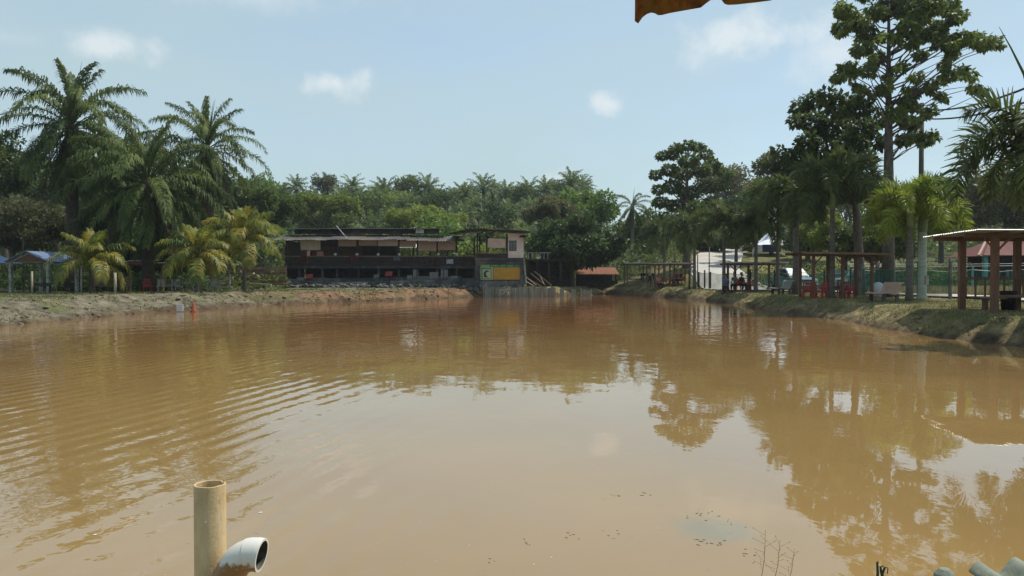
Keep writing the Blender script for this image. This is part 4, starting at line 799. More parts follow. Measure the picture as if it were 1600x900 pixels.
# terrace and stilt shed right of the tower
ts = thing('terrace', 'dark raised terrace with a thin pale railing behind the timber pile', 'terrace', (X(860, 77), 77, .8)); OT2 = ts.location
D = 77
b = MB(OT2); b.box((X(855, D), D + 1.5, Z(406.5, D)), (X(898, D) - X(822, D), 3, .2)); b.build('deck', m_dwood, ts)
for px in (824, 840, 858, 876, 895): b = MB(OT2); b.box((X(px, D), D + .1, (Z(407, D) + .7) / 2), (.2, .2, Z(407, D) - .7)); b.build('post', m_dwood, ts)
for px in range(826, 862, 6): b = MB(OT2); b.box((X(px, D), D, Z(400, D)), (.05, .05, .65)); b.build('baluster', m_zincl, ts)
b = MB(OT2); b.box((X(843, D), D, Z(395, D)), (X(861, D) - X(825, D), .06, .07)); b.build('handrail', m_zincl, ts)
b = MB(OT2); b.box((X(858, D), D + 2.6, (Z(407, D) + .7) / 2), (X(895, D) - X(824, D), .1, Z(407, D) - .8)); b.build('back_boards', m_dwood, ts)
# earth coloured shed at the water end
sh = thing('low_shed', 'low shed with an orange-brown sheet roof at the far end of the pond', 'shed', (X(935, 84), 84, gz(X(935, 84), 84))); D = 83
for i in range(8):
    b = MB(sh.location); b.corr((X(902, D) + i * .55, D - .2, Z(428.5, D)), (0, 3.5, .75), (.56, 0, 0), .2, .02, .012, 1, 0, 4); b.build('roof_sheet', m_orange, sh)
for px in (904, 922, 945, 962): b = MB(sh.location); b.box((X(px, D), D, Z(440, D)), (.14, .14, 1.7)); b.build('post', m_dwood, sh)
b = MB(sh.location); b.box((X(933, D), D + 3.2, Z(440, D)), (X(962, D) - X(903, D), .1, 1.7)); b.build('back_wall', m_dwood, sh)
b = MB(sh.location); b.box((X(935, D), D - .02, Z(444, D)), (X(964, D) - X(904, D), .06, .7)); b.build('front_boards', m_dwood, sh)
# clutter behind the restaurant gap: white parasol and parked white car roof seen through
pa = thing('parasol', 'white parasol seen through the open side of the restaurant', 'parasol', (X(643, 84), 84, gz(X(643, 84), 84)))
b = MB(pa.location); c0 = P3(643, 383.5, 84); b.lathe([(1.35, -.25), (1.2, -.12), (.6, .12), (0, .26)], c0, 12); b.build('canopy', m_canvas, pa); b = MB(pa.location); b.tube([(c0.x, c0.y, pa.location.z), tuple(c0 + Vector((0, 0, .25)))], .03, 6); b.build('pole', m_white, pa)

# ------------------------------------------------------------------ wall, planks, sign and cone on the left shore
wlb = thing('board_wall', 'weathered brown horizontal board wall behind the orange stemmed coconut palm', 'wall', (X(400, 62), 62, gz(X(400, 62), 62)))
D = 62
for i in range(7):
    for j, (a, c) in enumerate(((354, 383), (383.3, 412), (412.3, 447))):
        b = MB(wlb.location); b.box((X((a + c) / 2, D), D + rr.uniform(-.015, .015), Z(444 - i * 4.2, D)), ((c - a) / FPX * D - .01, .05, .195)); b.build('board', m_wood if (i + j) % 3 else m_brick, wlb)
for px in (354, 383, 412, 446): b = MB(wlb.location); b.box((X(px, D), D + .1, Z(430, D) - .1), (.12, .12, 1.9)); b.build('post', m_dwood, wlb)
for q, lab in (((339, 441, 364, 434), 'pale plank leaning on the bank left of the board wall'), ((338, 449, 362, 448), 'pale plank lying flat at the bank edge'), ((386, 432, 397, 427), 'short white board propped on the wall top'), ((390, 443, 424, 445), 'long grey plank lying below the board wall')):
    D = 51 if q[0] < 380 else 56; p = P3(q[0], q[1], D); b = MB(p); b.bar(p, P3(q[2], q[3], D - .3), .16, .1); tag(b.build('plank', m_palewood), lab, 'plank')
D = 40.8; g = thing('notice_board', 'small whitish notice board on stakes at the waterline', 'sign', (X(281, D), D, -.1))
b = MB(g.location); b.box(P3(281, 480.5, D), (.33, .03, .36)); b.build('board', m_white, g)
for k in (-1, 1): b = MB(g.location); b.box((X(281, D) + k * .12, D + .03, .1), (.03, .03, .55)); b.build('stake', m_wood, g)
for k in range(3): b = MB(g.location); b.box((X(281, D), D - .02, Z(477.5 + 2.8 * k, D)), (.24, .006, .03)); b.build('faded_stripe', m_zincl, g)
D = 41; g = thing('traffic_cone', 'tall slim orange cone standing at the waterline beside the notice board', 'cone', (X(302, D), D, .0))
b = MB(g.location); b.lathe([(.12, .05), (.075, .28), (.06, .40), (.035, .44), (.03, .52)], (X(302, D), D, .02), 12); b.build('cone_body', m_orcone, g, True); b = MB(g.location); b.box((X(302, D), D, .05), (.30, .30, .05)); b.build('cone_base', m_orcone, g)
for i, px in enumerate((530, 562, 700)):
    D = [56, 57, 64][i]; b = MB((X(px, D), D, -.2)); b.tube([(X(px, D), D, -.2), (X(px + .5, D), D, .75)], .03, 5); tag(b.build('thin_stake', m_wood), ['leftmost', 'middle', 'rightmost'][i] + ' of the thin stakes in the water before the restaurant', 'stake')

# ------------------------------------------------------------------ huts
def hut(name, label, x, y, rz, W, Dp, H, m_p, m_r, over=.5, tilt=(0, 0), gable=0, nx=2, ny=2, pr=.06, pitch=.2, flat_posts=True, rails=True, group=None, sheets=4, m_beam=None, cat='shelter', fascia=None):
    """open hut on posts; (x,y) centre; local +X right, +Y away"""
    g = gz(x, y); t = thing(name, label, cat, (x, y, g), rz, group); m_beam = m_beam or m_p
    zr = lambda a, c: H + tilt[0] * a + tilt[1] * c + (gable * (1 - abs(a) / (W / 2 + over)) if gable else 0)
    ca, sa = math.cos(rz), math.sin(rz)
    for i in range(nx):
        for j in range(ny):
            if 0 < i < nx - 1 and 0 < j < ny - 1: continue
            a = -W / 2 + W * i / (nx - 1); c = -Dp / 2 + Dp * j / (ny - 1); gg = gz(x + a * ca - c * sa, y + a * sa + c * ca) - g - .1; hh = zr(a, c) - .09
            b = MB(); b.box((a, c, (gg + hh) / 2), (pr * 2, pr * 2, hh - gg)); b.build('post', m_p, t, bevel=.008)
    for c in (-Dp / 2, Dp / 2):
        b = MB()
        if gable: b.bar((-W / 2 - over, c, zr(-W / 2 - over, c) - .08), (0, c, zr(0, c) - .08), .05, .12); b.bar((0, c, zr(0, c) - .08), (W / 2 + over, c, zr(W / 2 + over, c) - .08), .05, .12); b.bar((-W / 2, c + .06, H + .02), (W / 2, c + .06, H + .02), .05, .1)
        else: b.bar((-W / 2 - over, c - .02, zr(-W / 2 - over, c) - .10), (W / 2 + over, c - .02, zr(W / 2 + over, c) - .10), .05, .14)
        b.build('beam', m_beam, t)
    if m_p is m_redpost:
        for i in range(nx):
            a = -W / 2 + W * i / (nx - 1)
            for sgn in (-1, 1):
                if abs(a + sgn * .4) > W / 2 + .41: continue
                b = MB(); b.bar((a, -Dp / 2 - pr - .02, zr(a, -Dp / 2) - .62), (a + sgn * .38, -Dp / 2 - pr - .02, zr(a, -Dp / 2) - .2), .035, .06); b.build('brace', m_beam, t)
    if fascia: b = MB(); b.bar((-W / 2 - over, -Dp / 2 - over - .03, zr(-W / 2 - over, -Dp / 2 - over) + .0), (W / 2 + over, -Dp / 2 - over - .03, zr(W / 2 + over, -Dp / 2 - over) + .0), .03, .10); b.build('fascia', fascia, t)
    nr = max(3, int(W / .9))
    for k in range(nr + 1):
        a = -W / 2 + W * k / nr; b = MB(); b.bar((a, -Dp / 2 - over * .9, zr(a, -Dp / 2 - over) - .035), (a, Dp / 2 + over * .9, zr(a, Dp / 2 + over) - .035), .045, .07); b.build('rafter', m_beam, t)
    sides = ((-W / 2 - over, 0), (0, W / 2 + over)) if gable else ((-W / 2 - over, W / 2 + over),)
    n_s = max(1, int((Dp + 2 * over) / .85))
    for a0, a1 in sides:
        for k in range(n_s):
            if gable or pitch < 0:
                c0 = -Dp / 2 - over + (Dp + 2 * over) * k / n_s; c1 = c0 + (Dp + 2 * over) / n_s * 1.02
                b = MB(); b.corr((a0, c0, zr(a0, c0) + .02 + .004 * (k % 2)), (a1 - a0, 0, zr(a1, c0) - zr(a0, c0)), (0, c1 - c0, zr(a0, c1) - zr(a0, c0)), abs(pitch), .018, .008, 1, 0, 6); b.build('roof_sheet', m_r, t)
        if not gable and pitch > 0:
            ns_ = max(2, int((a1 - a0) / .85))
            for k in range(ns_):
                q0 = a0 + (a1 - a0) * k / ns_; q1 = q0 + (a1 - a0) / ns_ * 1.02; c0 = -Dp / 2 - over
                b = MB(); b.corr((q0, c0, zr(q0, c0) + .02 + .004 * (k % 2)), (0, Dp + 2 * over, tilt[1] * (Dp + 2 * over)), (q1 - q0, 0, zr(q1, c0) - zr(q0, c0)), pitch, .018, .008, 1, 0, 6); b.build('roof_sheet', m_r, t)
    if rails:
        for sx in ([-1, 1] if rails != 'back' else []):
            for z_ in (.42, .85): b = MB(); b.bar((sx * W / 2, -Dp / 2, z_), (sx * W / 2, Dp / 2, z_), .05, .09); b.build('side_rail', m_beam, t)
        for z_ in (.42, .85): b = MB(); b.bar((-W / 2, Dp / 2, z_), (W / 2, Dp / 2, z_), .05, .09); b.build('back_rail', m_beam, t)
    return t
# large hut near right: benches with slatted backs
hg = hut('open_hut', 'large brown timber hut with corrugated roof and built in slatted benches near the right edge', 17.35, 26.1, R(-7), 3.6, 2.35, 2.55, m_redpost, m_zincl, .95, (-.012, -.006), 0, 3, 2, .10, -.13, rails=False)
for i in range(12): b = MB(); b.box((-1.7 + i * .31, 1.08, .78), (.06, .03, .62)); b.build('bench_slat', m_redpost, hg)
for z_ in (1.1,): b = MB(); b.box((0, 1.05, z_), (3.5, .05, .09)); b.build('back_rail', m_redpost, hg)
for k, yy in enumerate((.62, .82, 1.0)): b = MB(); b.box((0, yy, .46), (3.4, .17, .04)); b.build('seat_board', m_redpost, hg)
for k, xx in enumerate((-1.72, -1.54)): b = MB(); b.box((xx + .1, 0, .46), (.16, 2.1, .04)); b.build('seat_board', m_wood, hg)
for z_ in (.55,): b = MB(); b.box((0, -1.10, z_), (3.5, .16, .05)); b.build('front_board', m_wood, hg)
for xx in (-1.2, 0.9): b = MB(); b.box((xx, .8, .2), (.08, .3, .44)); b.build('bench_leg', m_redpost, hg)
hut('open_hut', 'brown timber shelter with thin dark roof over red chairs near the pale blue pickup', X(1307, 41), 41.2, R(-4), 2.9, 2.3, 2.35, m_redpost, m_zinc, .8, (-.02, .03), 0, 3, 2, .07, .2, fascia=m_wood, rails=False)
hut('open_hut', 'brown timber shelter with a pale roof behind the seated pair in blue and grey', X(1182, 58), 59, R(-3), 3.1, 2.4, 2.12, m_redpost, m_zincl, .6, (0, .0), 0, 3, 2, .08, .2, fascia=m_zincl, rails=False)
hut('open_hut', 'small low shelter with a thin pale roof over three people on red chairs', X(1052, 71.5), 72.0, 0, 2.8, 2.0, 1.98, m_redpost, m_zincl, .45, (.01, 0), 0, 3, 2, .06, .2, fascia=m_zincl, rails=False)
hut('open_hut', 'farthest small low shelter with a thin pale roof behind the walking man', X(994, 78), 78.5, 0, 1.9, 2.0, 2.0, m_redpost, m_zinc, .35, (0, 0), 0, 2, 2, .06, .2, fascia=m_zincl, rails='back')
# left bank
hut('open_hut', 'gabled shelter with a blue-grey sheet roof on pale posts on the left bank', X(52, 50), 51.2, R(-10), 2.7, 2.5, 1.95, m_post, m_blueroof, .3, (0, 0), .68, 2, 2, .09, .18, rails=False)
gs = bpy.data.objects['open_hut.005']; gs.name = 'gabled_shelter'
for sy in (-1.27, 1.27): b = MB(); b.v = [(-1.4, sy, 1.97), (1.4, sy, 1.97), (0, sy, 2.52), (-1.4, sy + .03, 1.97), (1.4, sy + .03, 1.97), (0, sy + .03, 2.52)]; b.f = [(0, 1, 2), (5, 4, 3), (0, 3, 4, 1), (1, 4, 5, 2), (2, 5, 3, 0)]; b.build('gable_board', m_brick, gs)
hut('open_hut', 'shelter with a light blue roof cut off by the left edge of the picture', X(-28, 52), 52, R(-10), 2.2, 2.4, 1.9, m_post, m_blueroof, .4, (0, 0), .5, 2, 2, .08, .18, rails=False)
hs = hut('open_hut', 'dark low shelter with a red edged roof and a wooden bench beside the gabled shelter', X(207, 52), 53, R(-3), 2.3, 1.8, 1.95, m_wood, m_roofd, .3, (.0, .02), 0, 2, 2, .06, .2, rails=False)
b = MB(); b.box((.25, -1.27, 1.93), (2.0, .05, .12)); b.build('red_edge_board', m_rustpaint, hs)
b = MB(); b.corr((-.5, -1.1, 2.06), (0, 1.3, .1), (1.9, 0, 0), .2, .018, .008, 1, 0, 6); b.build('roof_sheet', m_zincl, hs)
hut('open_hut', 'small grey tin roofed shelter with twin pale posts behind the yellow tipped palm', X(318, 51), 53, R(-5), 1.3, 1.5, 1.75, m_post, m_zinc, .35, (0, 0), 0, 2, 2, .05, .2, rails='back')
def bench(x, y, rz, W, m, label, back=.55, gz_=None, slats=5):
    t = thing('wooden_bench', label, 'bench', (x, y, gz(x, y)), rz)
    for i in range(3): b = MB(); b.box((0, -.18 + i * .16, .42), (W, .14, .035)); b.build('seat_board', m, t)
    for i in range(slats): b = MB(); b.box((-W / 2 + W * (i + .5) / slats, .24, .42 + back / 2), (W / slats - .03, .03, back)); b.build('back_board', m, t)
    for sx in (-1, 1):
        for yy in (-.18, .2): b = MB(); b.box((sx * (W / 2 - .08), yy, .2), (.06, .06, .42)); b.build('leg', m, t)
    return t
bench(X(173, 49), 49, R(-6), 2.5, m_wood, 'long brown slatted bench under the dark low shelter', .6, slats=14)
bench(X(258, 49.5), 49.5, R(20), .95, m_benchg, 'grey slatted garden bench left of the yellow tipped coconut palm', .45)
bench(X(62, 47.5), 47.5, R(-8), 1.2, m_dwood, 'dark low bench in front of the gabled shelter', .2)
bench(X(1012, 79), 79, 0, 1.4, m_dwood, 'dark bench under the farthest low shelter', .3)
def post(px, D, py0, r_, m, label, lamp=False, slant=0):
    x = X(px, D); t = thing('bank_post', label, 'post', (x, D, gz(x, D) - .1)); b = MB(t.location); b.tube([(x, D, gz(x, D) - .1), (x + slant, D, Z(py0, D))], r_, 8); b.build('shaft', m, t, True)
    if lamp: b = MB(t.location); b.box((x + slant, D, Z(py0, D) + .04), (r_ * 3.2, r_ * 3.2, .08)); b.build('cap', m_white, t)
    return t
post(50, 45, 424, .055, m_palewood, 'pale wooden post in front of the blue roofed gabled shelter'); post(127, 46, 415, .055, m_post, 'pale post under the first yellow coconut palm'); post(180, 45.5, 426, .075, m_palewood, 'stout pale post at the corner of the dark low shelter')
post(37, 54, 362, .04, m_bark, 'thin dark pole rising behind the gabled shelter')
# ------------------------------------------------------------------ plastic chairs
def make_chair(label, m=m_red):
    t = thing('plastic_chair', label, 'chair'); b = MB(); b.box((0, 0, .42), (.44, .42, .03)); b.box((0, -.2, .40), (.44, .03, .06)); b.build('seat', m, t, bevel=.01)
    b = MB(); b.box((0, .215, .82), (.40, .03, .06), rx=-.12)
    for i in range(4): b.box((-.15 + .1 * i, .20, .62), (.05, .02, .38), rx=-.12)
    b.box((0, .19, .47), (.42, .03, .06), rx=-.12); b.build('backrest', m, t)
    for sx in (-1, 1):
        for sy in (-1, 1): b = MB(); b.bar((sx * .24, sy * .22, 0), (sx * .2, sy * .18, .42), .045, .045); b.build('leg', m, t)
        b = MB(); b.bar((sx * .23, -.2, .64), (sx * .22, .2, .66), .045, .025); b.bar((sx * .23, -.19, .42), (sx * .23, -.19, .64), .035, .035); b.build('armrest', m, t)
    return t
GC = 'red plastic chairs on the right bank'
ch_spots = [(1262, 40.2, 2.6, 'red plastic chair at the left front post of the brown shelter'), (1276, 40.6, .4, 'red plastic chair just inside the left posts of the brown shelter'), (1284, 39.3, -1.2, 'red plastic chair left of the grey palm trunk, facing the water'),
            (1293, 41.5, 3.3, 'red plastic chair seen right behind the dark foxtail palm trunk'), (1316, 40.8, 1.4, 'red plastic chair right of the grey palm trunk, turned sideways'), (1327, 40.2, -.5, 'red plastic chair farthest right under the brown shelter'), (1320, 42.2, 2.9, 'red plastic chair at the back of the brown shelter'),
            (1029, 71.0, .3, 'red plastic chair of the person in pink'), (1037, 72.0, 2.2, 'empty red chair right of the person in pink'), (1050, 71.3, .2, 'empty red chair in the middle of the small low shelter'), (1056, 71.5, -.6, 'red chair of the person in red under the low shelter'), (1065, 71.2, -1.2, 'red chair of the dark dressed person by the low shelter'),
            (1134, 57.6, -.4, 'red chair of the person in the blue shirt'), (1150, 57.6, -.9, 'red chair of the person in the grey shirt'), (1158, 58.3, .4, 'red chair of the person in maroon'), (1166, 59, 1.8, 'empty red chair behind the seated group under the pale roofed shelter'), (1172, 58.3, -1.4, 'empty red chair rightmost under the pale roofed shelter')]
c0 = None
for px, D, rz, lab in ch_spots:
    x = X(px, D); lo = (x, D, gz(x, D))
    if c0 is None: c0 = make_chair(lab); c0.location = lo; c0.rotation_euler = (0, 0, rz); c0['group'] = GC
    else: dup(c0, lo, rz, lab, GC)
c1 = make_chair('red plastic chair on the left bank beside the dark low shelter'); c1.location = (X(230, 50), 50, gz(X(230, 50), 50)); c1.rotation_euler = (0, 0, .5)
wc = make_chair('white plastic chair left of the yellow tipped coconut palm trunk', m_post); wc.location = (X(278, 50), 50, gz(X(278, 50), 50)); wc.rotation_euler = (0, 0, .7)
for i, (px, D, rz, lab) in enumerate([(296, 51, 2.2, 'grey white plastic chair behind the yellow tipped coconut palm'), (332, 50, -.4, 'grey white plastic chair by the twin pale posts')]): dup(wc, (X(px, D), D, gz(X(px, D), D)), rz, lab)
upc = None; k = 0
for px in (466, 472, 505, 540, 553, 612, 618, 640, 652, 668, 676, 684, 718, 726, 735):
    lab = ['red chair leftmost upstairs, under the pale canvas blind', 'second red chair from the left upstairs, under the pale blind', 'red chair upstairs between the first and second blinds', 'red chair upstairs under the left half of the second blind', 'red chair upstairs under the right end of the second blind', 'red chair upstairs left of the lamp globe at the fourth blind', 'red chair upstairs right beside the fourth blind end', 'red chair upstairs before the white parasol', 'red chair upstairs right of the white parasol',
           'red chair upstairs left of the white pillars', 'red chair upstairs just beside the white pillars', 'red chair upstairs right behind the lamp by the white pillars', 'red chair upstairs just right of the last blind', 'red chair upstairs in the open gap left of the tower', 'red chair upstairs against the tower'][k]; k += 1
    D = DB + 1.0 + rr.uniform(0, .8); o = dup(c0, (X(px, D), D, zf + .02), rr.uniform(0, 6), lab, 'red chairs on the restaurant deck', 1.05)
# curved cement benches
def curved_bench(label, x, y, rz, m, W=1.1):
    t = thing('curved_bench', label, 'bench', (x, y, gz(x, y)), rz)
    prof = [(-.62, .40), (-.5, .43), (-.3, .43), (-.12, .39), (.02, .36), (.14, .38), (.24, .47), (.29, .62), (.33, .78), (.40, .87), (.52, .88)]
    n = 9; sw = W / n
    for i in range(n):
        b = MB(); y0 = -W / 2 + i * sw + .008; y1 = y0 + sw - .016
        for k in range(len(prof)): b.v += [(prof[k][0], y0, prof[k][1]), (prof[k][0], y1, prof[k][1]), (prof[k][0], y1, prof[k][1] - .05), (prof[k][0], y0, prof[k][1] - .05)]
        for k in range(len(prof) - 1):
            a = 4 * k
            for j in range(4): b.f.append((a + j, a + (j + 1) % 4, a + 4 + (j + 1) % 4, a + 4 + j))
        b.f += [(3, 2, 1, 0), tuple(4 * (len(prof) - 1) + j for j in range(4))]; b.build('slat', m, t, True)
    for sx in (-.42, .26):
        for sy in (-W * .36, W * .36): b = MB(); b.box((sx, sy, .17), (.14, .09, .42 if sx < 0 else .40)); b.build('leg', m_dconc, t)
    return t
curved_bench('curved slatted bench of pinkish cement beside the bright foxtail palm', X(1387, 35), 35.2, R(14), m_bench, 1.15)
curved_bench('grey curved bench left of the brown shelter', X(1227, 47), 47.5, R(10), m_benchg, 1.1)

# ------------------------------------------------------------------ fences, poles
def net_fence(name, label, pts, htop, lab_cat='fence', net=m_net, pm=m_dwood, step=2.6, r_=.05, rails=0, barbed=False, grow=.0):
    p0 = pts[0]; t = thing(name, label, lab_cat, (p0[0], p0[1], gz(*p0))); fine = []
    for k in range(len(pts) - 1):
        a = Vector(pts[k]); c = Vector(pts[k + 1]); n = max(1, int((c - a).length / step))
        for j in range(n): fine.append(a.lerp(c, j / n))
    fine.append(Vector(pts[-1])); tops = []
    for i, q in enumerate(fine):
        g = gz(q.x, q.y); h = htop + rr.uniform(-.05, .12); b = MB(t.location); b.tube([(q.x, q.y, g - .1), (q.x, q.y, g + h)], r_, 7); b.build('post', pm, t); tops.append((q.x, q.y, g))
        if barbed: b = MB(t.location); b.bar((q.x, q.y, g + h), (q.x - .3, q.y - .15, g + h + .32), .04, .04); b.build('angled_arm', pm, t)
    for i in range(len(tops) - 1):
        a, c = tops[i], tops[i + 1]; b = MB(t.location); W = 6; i0 = 0
        for j in range(W + 1):
            f = j / W; x = a[0] + (c[0] - a[0]) * f; y = a[1] + (c[1] - a[1]) * f; g = a[2] + (c[2] - a[2]) * f; sag = .14 * math.sin(math.pi * f); wv = .05 * math.sin(j * 2.1 + i)
            b.v += [(x + wv, y, g + .12), (x - wv * .5, y + wv, g + (htop - .15) * .55), (x, y, g + htop - .12 - sag)]
        for j in range(W):
            for k in (0, 1): q = 3 * j + k; b.f.append((q, q + 3, q + 4, q + 1))
        b.build('net_panel', net, t, True)
        b = MB(t.location); b.tube([(a[0], a[1], a[2] + htop - .12), ((a[0] + c[0]) / 2, (a[1] + c[1]) / 2, (a[2] + c[2]) / 2 + htop - .26), (c[0], c[1], c[2] + htop - .12)], .014, 4); b.build('top_wire', m_zincl, t)
        if barbed:
            for z_ in (.12, .26): b = MB(t.location); b.tube([(a[0] - z_, a[1] - z_ / 2, a[2] + htop + z_), (c[0] - z_, c[1] - z_ / 2, c[2] + htop + z_)], .012, 4); b.build('barbed_wire', m_zincl, t)
    return t
net_fence('net_fence', 'green shade net fence on dark posts behind the huts of the right bank', [(16.0, 69), (17.3, 63), (20.2, 55), (21.3, 45.5)], 1.55)
net_fence('net_fence', 'taller sagging green net fence behind the curved pink bench', [(19.7, 44.5), (20.6, 41.0), (21.6, 38.8)], 1.75, pm=m_conc, r_=.09)
b_net2 = net_fence('wire_fence', 'grey green wire fence with angled barbed wire arms beyond the road', [(23.0, 53.5), (28, 54), (34, 52), (42, 49)], 1.7, pm=m_teal, r_=.07, barbed=True, net=m_thin)
post(1371, 43.5, 408, .12, m_conc, 'mossy concrete post holding the green net behind the pink bench')
post(1436, 38.5, 408, .10, m_conc, 'grey concrete post right of the bright foxtail palm trunk', True)
post(1090, 69, 398, .05, m_bark, 'thin dark post beside the foxtail palm near the pale driveway'); post(1054, 71, 394, .05, m_dwood, 'dark upright pole through the low shelter roof'); post(1108, 65, 386, .045, m_zinc, 'thin grey pole in front of the pale driveway')
for i, (px, h) in enumerate(((1077, 424), (1092, 425), (1101, 422), (1109, 425))): post(px, 67, h, .07, m_dwood, ['short dark stump post nearest the red chairs', 'second short dark post before the driveway', 'third short dark post before the driveway', 'short dark post nearest the seated pair'][i])
up = thing('utility_pole', 'tall utility pole carrying two cables beside the tallest tree', 'pole', (X(1438, 48), 48, gz(X(1438, 48), 48)))
b = MB(up.location); xx = X(1438, 48); b.tube([(xx, 48, up.location.z - .2), (xx, 48, Z(162, 48))], [.17, .13], 10); b.build('shaft', m_bark, up, True)
b = MB(up.location); b.box((xx, 48, Z(172, 48)), (.5, .1, .1)); b.build('crossarm', m_dwood, up)
def cable(label, a, c, sag, r_=.022):
    a = Vector(a); c = Vector(c); b = MB(a); n = 14; b.tube([a.lerp(c, i / n) - Vector((0, 0, sag * 4 * (i / n) * (1 - i / n))) for i in range(n + 1)], r_, 5); tag(b.build('power_cable', m_wire), label, 'cable')
cable('upper black cable running right from the utility pole', P3(1438, 172, 48), P3(1660, 112, 26), .45, .045); cable('lower black cable running right from the utility pole', P3(1438, 186, 48), P3(1680, 132, 26), .4, .045); cable('cable dropping left from the utility pole behind the tall tree', P3(1438, 192, 48), P3(1300, 262, 70), .5, .02)

# ------------------------------------------------------------------ houses at the right
def wedge_roof(b, x0, x1, y0, y1, z0, z1, inset):
    b.v += [(x0, y0, z0), (x1, y0, z0), (x1, y1, z0), (x0, y1, z0), (x0 + inset, (y0 + y1) / 2, z1), (x1 - inset, (y0 + y1) / 2, z1)]; b.f += [(0, 1, 5, 4), (2, 3, 4, 5), (3, 0, 4), (1, 2, 5), (3, 2, 1, 0)]
D = 60; hx0, hx1 = X(1533, D), X(1660, D); hg_ = gz(X(1560, D), D); ho = thing('tiled_house', 'low house with a red tiled hip roof and teal pillars behind the large hut', 'house', (X(1560, D), D, hg_))
b = MB(ho.location); wedge_roof(b, hx0 - .2, hx1, D, D + 4.4, Z(400, D), Z(377, D + 2.2), 1.9); b.build('roof', m_tile, ho)
RI = Vector((hx0 + 1.7, D + 2.2, Z(377, D + 2.2)))
for k in range(9):
    for j in range(22):
        f = (k + .5) / 9.5; x = hx0 + .1 + 1.8 * f + (hx1 - hx0 - 2.0 * f) * (j / 22); z = Z(400, D) + (RI.z - Z(400, D)) * f; b = MB(ho.location); b.box((x + .15, D + 2.2 * f, z + .05), (.28, .28, .03), rx=math.atan2(RI.z - Z(400, D), 2.2)); b.build('tile', m_tile, ho) if (k * 22 + j) < 250 else None
b = MB(ho.location); b.bar((hx0 - .2, D, Z(400, D) + .05), tuple(RI + Vector((0, 0, .06))), .16, .12); b.build('hip_ridge', m_bench, ho)
b = MB(ho.location); b.box(((hx0 + hx1) / 2 + .4, D + 2.6, (hg_ + Z(400, D)) / 2), (hx1 - hx0 - 1.6, 2.6, Z(400, D) - hg_)); b.build('wall', m_dwood, ho)
for px in (1545, 1592, 1620): b = MB(ho.location); b.box((X(px, D), D + .5, (hg_ + Z(400, D)) / 2), (.3, .3, Z(400, D) - hg_)); b.build('pillar', m_teal, ho)
for px in (1568, 1606, 1640):
    b = MB(ho.location); b.box((X(px, D + 1.3), D + 1.27, hg_ + 1.3), (.9, .06, .9)); wfo = b.build('window', m_dwood, ho); b = MB(ho.location); b.box((X(px, D + 1.3), D + 1.23, hg_ + 1.3), (.76, .03, .76)); b.build('pane', m_glass, wfo)
D = 90; te = thing('white_tent', 'white peaked canopy tent with a dark banner on the rise behind the palms', 'tent', (X(1207, D), D, gz(X(1207, D), D))); g = te.location.z
tx0, tx1 = X(1176, D), X(1240, D); b = MB(te.location); ap = P3(1208, 357, D + 2.2); ring = [(tx0, D, Z(383, D)), (tx1, D, Z(383, D)), (tx1, D + 4.6, Z(383, D)), (tx0, D + 4.6, Z(383, D))]; mid = [tuple(Vector(q).lerp(ap, .55) - Vector((0, 0, .45))) for q in ring]
b.v += ring + mid + [tuple(ap)]; b.f += [(i, (i + 1) % 4, 4 + (i + 1) % 4, 4 + i) for i in range(4)] + [(4 + i, 4 + (i + 1) % 4, 8) for i in range(4)]; b.build('canopy', m_canvas, te)
b = MB(te.location); b.box(((tx0 + tx1) / 2 - .2, D - .03, Z(388, D)), ((tx1 - tx0) * .45, .04, .85)); b.build('dark_banner', M('navy_banner', (.03, .05, .11), None, 3), te)
for xx, yy in ((tx0, D), (tx1, D), (tx1, D + 4.6), (tx0, D + 4.6)): b = MB(te.location); b.tube([(xx, yy, g - .3), (xx, yy, Z(383, D))], .05, 7); b.build('pole', m_white, te)
D = 97; wh = thing('white_cabin', 'small white cabin with a dark doorway beside the white tent', 'cabin', (X(1178, D), D, gz(X(1178, D), D))); g = wh.location.z
b = MB(wh.location); b.box((X(1186, D), D + 1.5, (g + Z(384, D)) / 2), (X(1205, D) - X(1166, D), 3, Z(384, D) - g)); b.build('wall', m_white, wh)
b = MB(wh.location); b.box((X(1186, D), D + 1.4, Z(383, D)), (X(1205, D) - X(1164, D), 3.6, .15)); b.build('roof', m_zincl, wh)
b = MB(wh.location); b.box((X(1171, D), D - .03, g + 1.0), (.75, .05, 2.0)); b.build('door', m_black, wh)
b = MB(wh.location); b.box((X(1190, D), D - .03, g + 1.3), (1.0, .05, .6)); b.build('window', m_glass, wh)
D = 102; mk = thing('orange_stall', 'low stall with a row of orange sheets beyond the driveway', 'stall', (X(1148, D), D, gz(X(1148, D), D))); g = mk.location.z
for i in range(5): b = MB(mk.location); b.box((X(1132 + i * 8, D), D, Z(398.5 + (i % 2), D)), (.6, 1.2, .35), rx=.3); b.build('orange_sheet', m_orange, mk)
b = MB(mk.location); b.box((X(1148, D), D + .8, (g + Z(401, D)) / 2), (3.3, .6, Z(401, D) - g + .1)); b.build('counter', m_dwood, mk)

